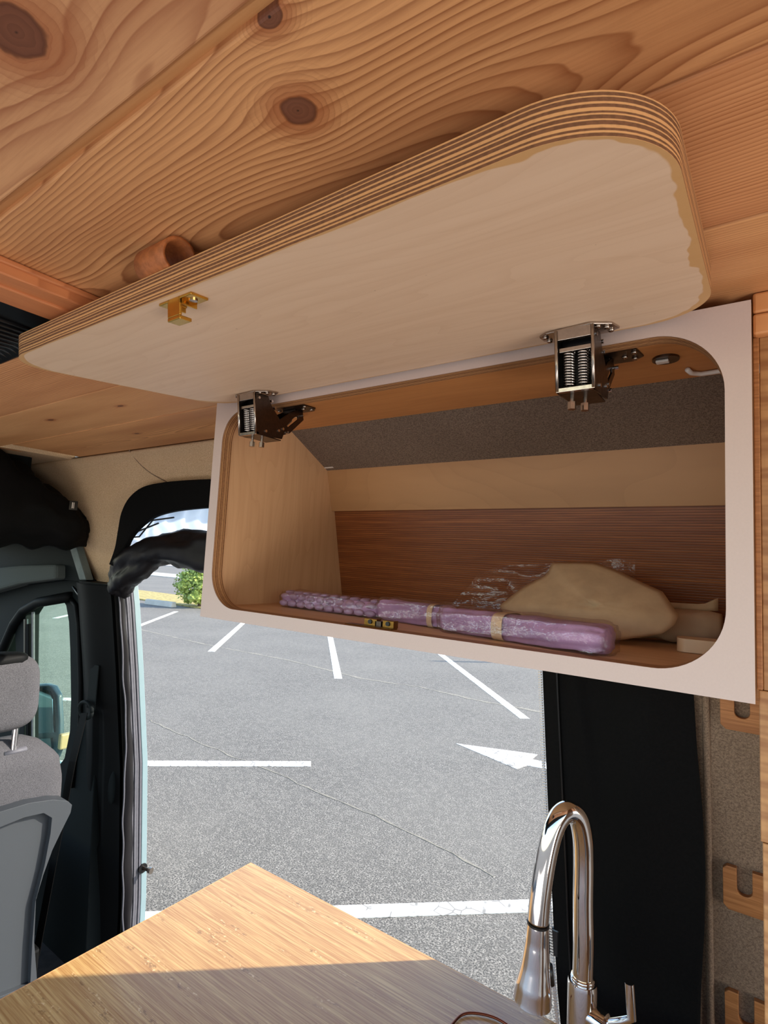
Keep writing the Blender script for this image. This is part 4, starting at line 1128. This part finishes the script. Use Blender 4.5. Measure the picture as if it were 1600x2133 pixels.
# clear plastic bag behind
o3 = [(945, 1262), (975, 1225), (1000, 1192), (1050, 1178), (1120, 1176), (1200, 1170), (1325, 1163), (1324, 1205), (1300, 1260), (1200, 1280), (1000, 1270)]
m = MB(); O = [px(p[0], p[1], 'y', 1.03) for p in o3]; c0 = px(1140, 1225, 'y', 1.02); nn = 60; vs = [c0]; rings = 10
O2 = [O[int(i/nn*len(O))].lerp(O[(int(i/nn*len(O))+1) % len(O)], i/nn*len(O) % 1) for i in range(nn)]
for r in range(1, rings+1):
    for p in O2:
        q = c0.lerp(p, r/rings); q = q+Vector((0, 0.02*noise.noise(Vector((q.x*25, q.z*40, 9)))-0.01, 0)); vs.append(q)
fs = [(0, 1+i, 1+(i+1) % nn) for i in range(nn)]
for r in range(rings-1):
    for i in range(nn): a_ = 1+r*nn+i; b2 = 1+r*nn+(i+1) % nn; fs.append((a_, a_+nn, b2+nn, b2))
m.add(vs, fs); tag(m.build('plastic_bag', M['film'], smooth=True), 'crinkled clear plastic bag standing behind the brown paper bag', 'plastic bag')
# second paper package at the far right
def pk(u, v):
    an = u*2*math.pi; ce = lambda q, e: math.copysign(abs(q)**e, q); e_ = min(v, 1-v); end = 0.8+0.2*min(1, e_*8)
    x = -0.215+0.155*v; p = Vector((x, 1.0+0.045*v, FZ+0.028))
    p += Vector((0, ce(math.cos(an), 0.7)*0.038*end, ce(math.sin(an), 0.7)*0.0262*end*(0.85+0.25*v)))
    p += Vector((0, 1, 0.6)).normalized()*0.006*noise.noise(Vector((v*6, an*1.5, 2))); p.z = max(p.z, FZ+0.0007); return p
pkg = thing('paper_package', 'brown paper package lying in the back right corner of the cabinet', 'package', (-0.13, 1.02, FZ))
m = MB(); m.grid(pk, 32, 26, 0, True); k = len(m.v)-32; m.f += [tuple(range(32)), tuple(range(k, k+32))]; m.mi += [0, 0]
m.build('wrapping', M['kraft2'], pkg, smooth=True)
m = MB(); m.grid(lambda u, v: Vector((-0.20+0.135*u, 1.045+0.010*math.sin(u*6), FZ+0.052+0.010*v+0.004*u+0.012*max(0, u-0.85)*v*6)), 16, 4); m.build('folded_flap', M['kraft'], pkg, smooth=True, solid=0.0008)
# cream block
q = px(1475, 1360, 'z', FZ)
m = MB(); lp_ = rrect(-0.036, 0.034, -0.022, 0.022, 0.012, 8); m.prism(lp_, 'z', 0.0, 0.019)
o = m.build('cream_block', plain('cream_plastic', (220, 188, 152), 0.4, var=0.03), bevel=0.004, segs=3, smooth=True); o.location = (-0.0745, 0.93, FZ+0.0005); o.rotation_euler = (0, 0, 0.12)
tag(o, 'small rounded cream block in the front right corner of the cabinet', 'block')

# ------------------------------------------------------------------ worktop and galley
TZ = -0.757
wt = thing('worktop', 'bamboo worktop with a pointed free corner, half in sunlight, in front of the door opening', 'worktop', (-0.3, 0.7, TZ-0.03))
m = MB(); m.box(-1.052, -0.008, 0.36, 1.0, TZ-0.030, TZ); m.build('slab', M['bam_top'], wt, bevel=0.0015)
m = MB(); m.box(-1.0545, -1.052, 0.36, 1.0015, TZ-0.030, TZ-0.0005); m.build('edge_band', M['bam_edge'], wt)
m = MB(); m.box(-1.052, -0.008, 1.0, 1.0015, TZ-0.030, TZ-0.0005); m.build('edge_band', M['bam_edge'], wt)
gl = thing('galley_unit', 'white galley unit carrying the bamboo worktop', 'cabinet', (0.1, 0.68, FLOOR))
m = MB(); m.box(-0.55, -0.02, 0.40, 0.98, FLOOR, TZ-0.030); m.build('carcass', M['lam'], gl, bevel=0.002)
for k in range(2):
    m = MB(); m.box(-0.54+k*0.26, -0.29+k*0.26, 0.385, 0.40, FLOOR+0.08, TZ-0.05); dr = m.build('door', M['lam'], gl, bevel=0.003)
    m = MB(); m.tube([(-0.31+k*0.04, 0.383, -0.85), (-0.31+k*0.04, 0.37, -0.86), (-0.31+k*0.04, 0.383, -0.93)], 0.005, 8); m.build('handle', M['leather'], dr)
# faucet
fx = px(1213, 2100, 'y', 0.95)
fc = thing('kitchen_faucet', 'chrome gooseneck kitchen faucet with pull-down spray head beside the black curtain', 'faucet', (fx.x, 0.95, TZ))
zb = px(1212, 2040, 'y', 0.95).z
m = MB(); m.tube([(fx.x, 0.95, TZ), (fx.x, 0.95, TZ+0.004), (fx.x, 0.95, TZ+0.006), (fx.x, 0.95, zb-0.006), (fx.x, 0.95, zb), (fx.x, 0.95, zb+0.0005)], [0.027, 0.027, 0.0225, 0.0225, 0.0215, 0.016], 32); m.build('base', M['chrome'], fc, smooth='auto')
m = MB(); m.tube([(fx.x, 0.95, zb), (fx.x, 0.95, zb+0.003), (fx.x, 0.95, zb+0.006)], [0.0178, 0.0182, 0.0172], 28); m.build('collar', M['chrome'], fc, smooth=True)
K = [(1213, 2040, .95), (1214, 1960, .95), (1215, 1880, .95), (1216, 1800, .95), (1214, 1745, .945), (1205, 1705, .936), (1188, 1690, .924), (1170, 1697, .912), (1155, 1722, .902), (1142, 1765, .893), (1131, 1825, .886), (1124, 1880, .882), (1121, 1921, .880)]
KP = [px(a_, b_, 'y', c_) for a_, b_, c_ in K]; KP[0] = Vector((fx.x, 0.95, zb)); KP[1] = Vector((fx.x+0.0005, 0.95, KP[1].z))


m = MB(); m.tube(cat(KP), 0.0158, 32); m.build('gooseneck', M['chrome'], fc, smooth=True)
H = [px(1121, 1923, 'y', .880), px(1119, 1960, 'y', .880), px(1116, 2010, 'y', .880), px(1112, 2050, 'y', .880), px(1109, 2082, 'y', .880)]
HP = cat(H, 6); k = len(HP)
m = MB(); m.tube(HP, [lerp_tab([(0, 0.0165), (0.25, 0.0178), (0.5, 0.0215), (0.75, 0.0262), (1.0, 0.0285)], i/(k-1)) for i in range(k)], 32); m.build('spray_head', M['chrome'], fc, smooth='auto')
m = MB(); m.tube([HP[0]+(HP[0]-HP[1]).normalized()*0.0015, HP[0]-(HP[0]-HP[1]).normalized()*0.0015], 0.0168, 28); m.build('joint_ring', M['blk_gloss'], fc)
m = MB(); dv = (HP[-1]-HP[-2]).normalized(); m.tube([HP[-1], HP[-1]+dv*0.003], [0.0265, 0.025], 28); m.build('spray_nozzle', M['rubber'], fc)
sdv = rt*0.0205
m = MB(); m.tube([H[2]+rt*0.020, H[3]+rt*0.026], 0.006, 10); m.build('spray_button', M['blk_gloss'], fc, smooth=True)
hz = TZ+0.075
hp0 = Vector((fx.x, 0.95, px(1245, 2118, 'y', .95).z))
m = MB(); m.tube([hp0, hp0+Vector((0.038, -0.010, 0.0)), hp0+Vector((0.042, -0.011, 0))], [0.017, 0.0165, 0.012], 24); m.build('handle_barrel', M['chrome'], fc, smooth='auto')
lt1 = px(1311, 2047, 'y', .93); lt0 = px(1316, 2133, 'y', .93)
m = MB(); m.tube([hp0+Vector((0.035, -0.010, 0.002)), lt0+Vector((-0.012, 0, -0.002)), lt0+Vector((0, 0, 0.008)), lt1], [0.006, 0.0062, 0.0066, 0.0064], 16); m.build('lever', M['chrome'], fc, smooth='auto')
# thin wire loop
WP = [px(*p, 'z', TZ+0.004) for p in [(930, 2150), (945, 2130), (962, 2114), (985, 2110), (1020, 2116), (1050, 2130), (1090, 2160)]]
m = MB(); m.tube(cat(WP), 0.0022, 8); tag(m.build('wire_loop', M['copper'], smooth=True), 'thin copper brown wire loop lying on the bamboo worktop', 'wire')

# ------------------------------------------------------------------ right hand side
PR = pine('upright_panel_wood', (206, 160, 112), (168, 112, 66), axis='z', yc=0.4, freq=150, seed=6, contrast=0.5, hamp=0.02)
bq = NB('figured_wood', rough=0.45)
f1 = bq.noise((8, 8, 70), 2, 0.5); f2 = bq.noise((200, 200, 30), 2, 0.5)
cq = bq.mix(bq.rng(f1, 0.4, 0.62), srgb(186, 138, 88), srgb(150, 100, 58)); cq = bq.mix(bq.rng(f2, 0.4, 0.7, 0, 0.25), cq, srgb(150, 98, 56)); bq.set('Base Color', cq)
tp = thing('tall_panel', 'tall upright wood panel at the right edge beside the wall cabinet', 'panel', (0.1, 0.76, FLOOR))
m = MB(); m.box(-0.0045, 0.6, 0.750, 0.765, -0.12, 0.283); m.build('upper_board', bq.m, tp, bevel=0.001)
m = MB(); m.box(-0.0105, -0.0048, 0.748, 0.762, -0.12, 0.283); m.build('edge_lip', M['bam_br'], tp, bevel=0.001)
m = MB(); m.box(-0.0085, 0.6, 0.749, 0.765, -0.28, -0.1205); m.build('middle_board', bq.m, tp, bevel=0.001)
m = MB(); m.box(-0.0068, 0.6, 0.748, 0.765, FLOOR, -0.2805); m.build('lower_board', bq.m, tp, bevel=0.001)
m = MB(); m.box(-0.0105, 0.6, 0.739, 0.80, 0.283, 0.3085); struct(m.build('trim_2', pine('pine_cornice', (222, 158, 102), (186, 116, 64), seed=2, yc=0.6), bevel=0.003))
m = MB(); m.box(-0.0105, 0.6, 0.7395, 0.80, 0.3092, CEIL-0.001); struct(m.build('trim_3', pine('pine_cornice_upper', (222, 158, 102), (186, 116, 64), seed=12, yc=0.6), bevel=0.003))
# slotted bamboo brackets on the fabric wall
def bracket(z_top, z_bot, slot_bot, slot_top, label, xl=-0.0705):
    yy = YW((z_top+z_bot)/2)-0.015
    xr = 0.02
    s0, s1 = -0.0495, -0.0265
    r = 0.010
    arc = [(s0+r-r*math.cos(a_), slot_bot+r-r*math.sin(a_)) for a_ in [k*math.pi/2/8 for k in range(9)]]
    arc2 = [(s1-r+r*math.sin(a_), slot_bot+r-r*math.cos(a_)) for a_ in [k*math.pi/2/8 for k in range(9)]]
    lp = [(xl, z_top-0.006), (xl, z_bot+0.008), (xl+0.008, z_bot), (xr, z_bot), (xr, z_top), (s1, z_top)]+list(reversed(arc2))+list(reversed(arc))+[(s0, z_top), (xl+0.006, z_top)]
    m = MB(); m.prism(lp, 'y', yy-0.012, yy)
    # lean with the wall
    o = m.build('wall_bracket', M['bam_br'], bevel=0.001)
    z_ = (z_top+z_bot)/2; s_ = (YW(z_-0.05)-YW(z_+0.05))/0.1
    for v in o.data.vertices: v.co.y += (z_-v.co.z)*s_
    return tag(o, label, 'bracket')


def zat(pxy, z0):
    z = z0
    for _ in range(8): z = px(pxy[0], pxy[1], 'y', YW(z)-0.027).z
    return z


bracket(zat((1510, 1400), -.2), zat((1508, 1518), -.3), zat((1545, 1497), -.3), 0, 'slotted bamboo bracket on the fabric wall, just under the wall cabinet')
bracket(zat((1515, 1803), -.5), zat((1515, 1893), -.6), zat((1550, 1868), -.5), 0, 'slotted bamboo bracket on the fabric wall, middle of the three')
bracket(zat((1515, 2062), -.7), zat((1515, 2160), -.9), zat((1550, 2135), -.7), 0, 'slotted bamboo bracket on the fabric wall, at the bottom right of the photo')

# ------------------------------------------------------------------ lift everything so the car park lies at z = 0
for o in list(COL.objects):
    if o.parent is None and o is not cam: o.location.z += LIFT
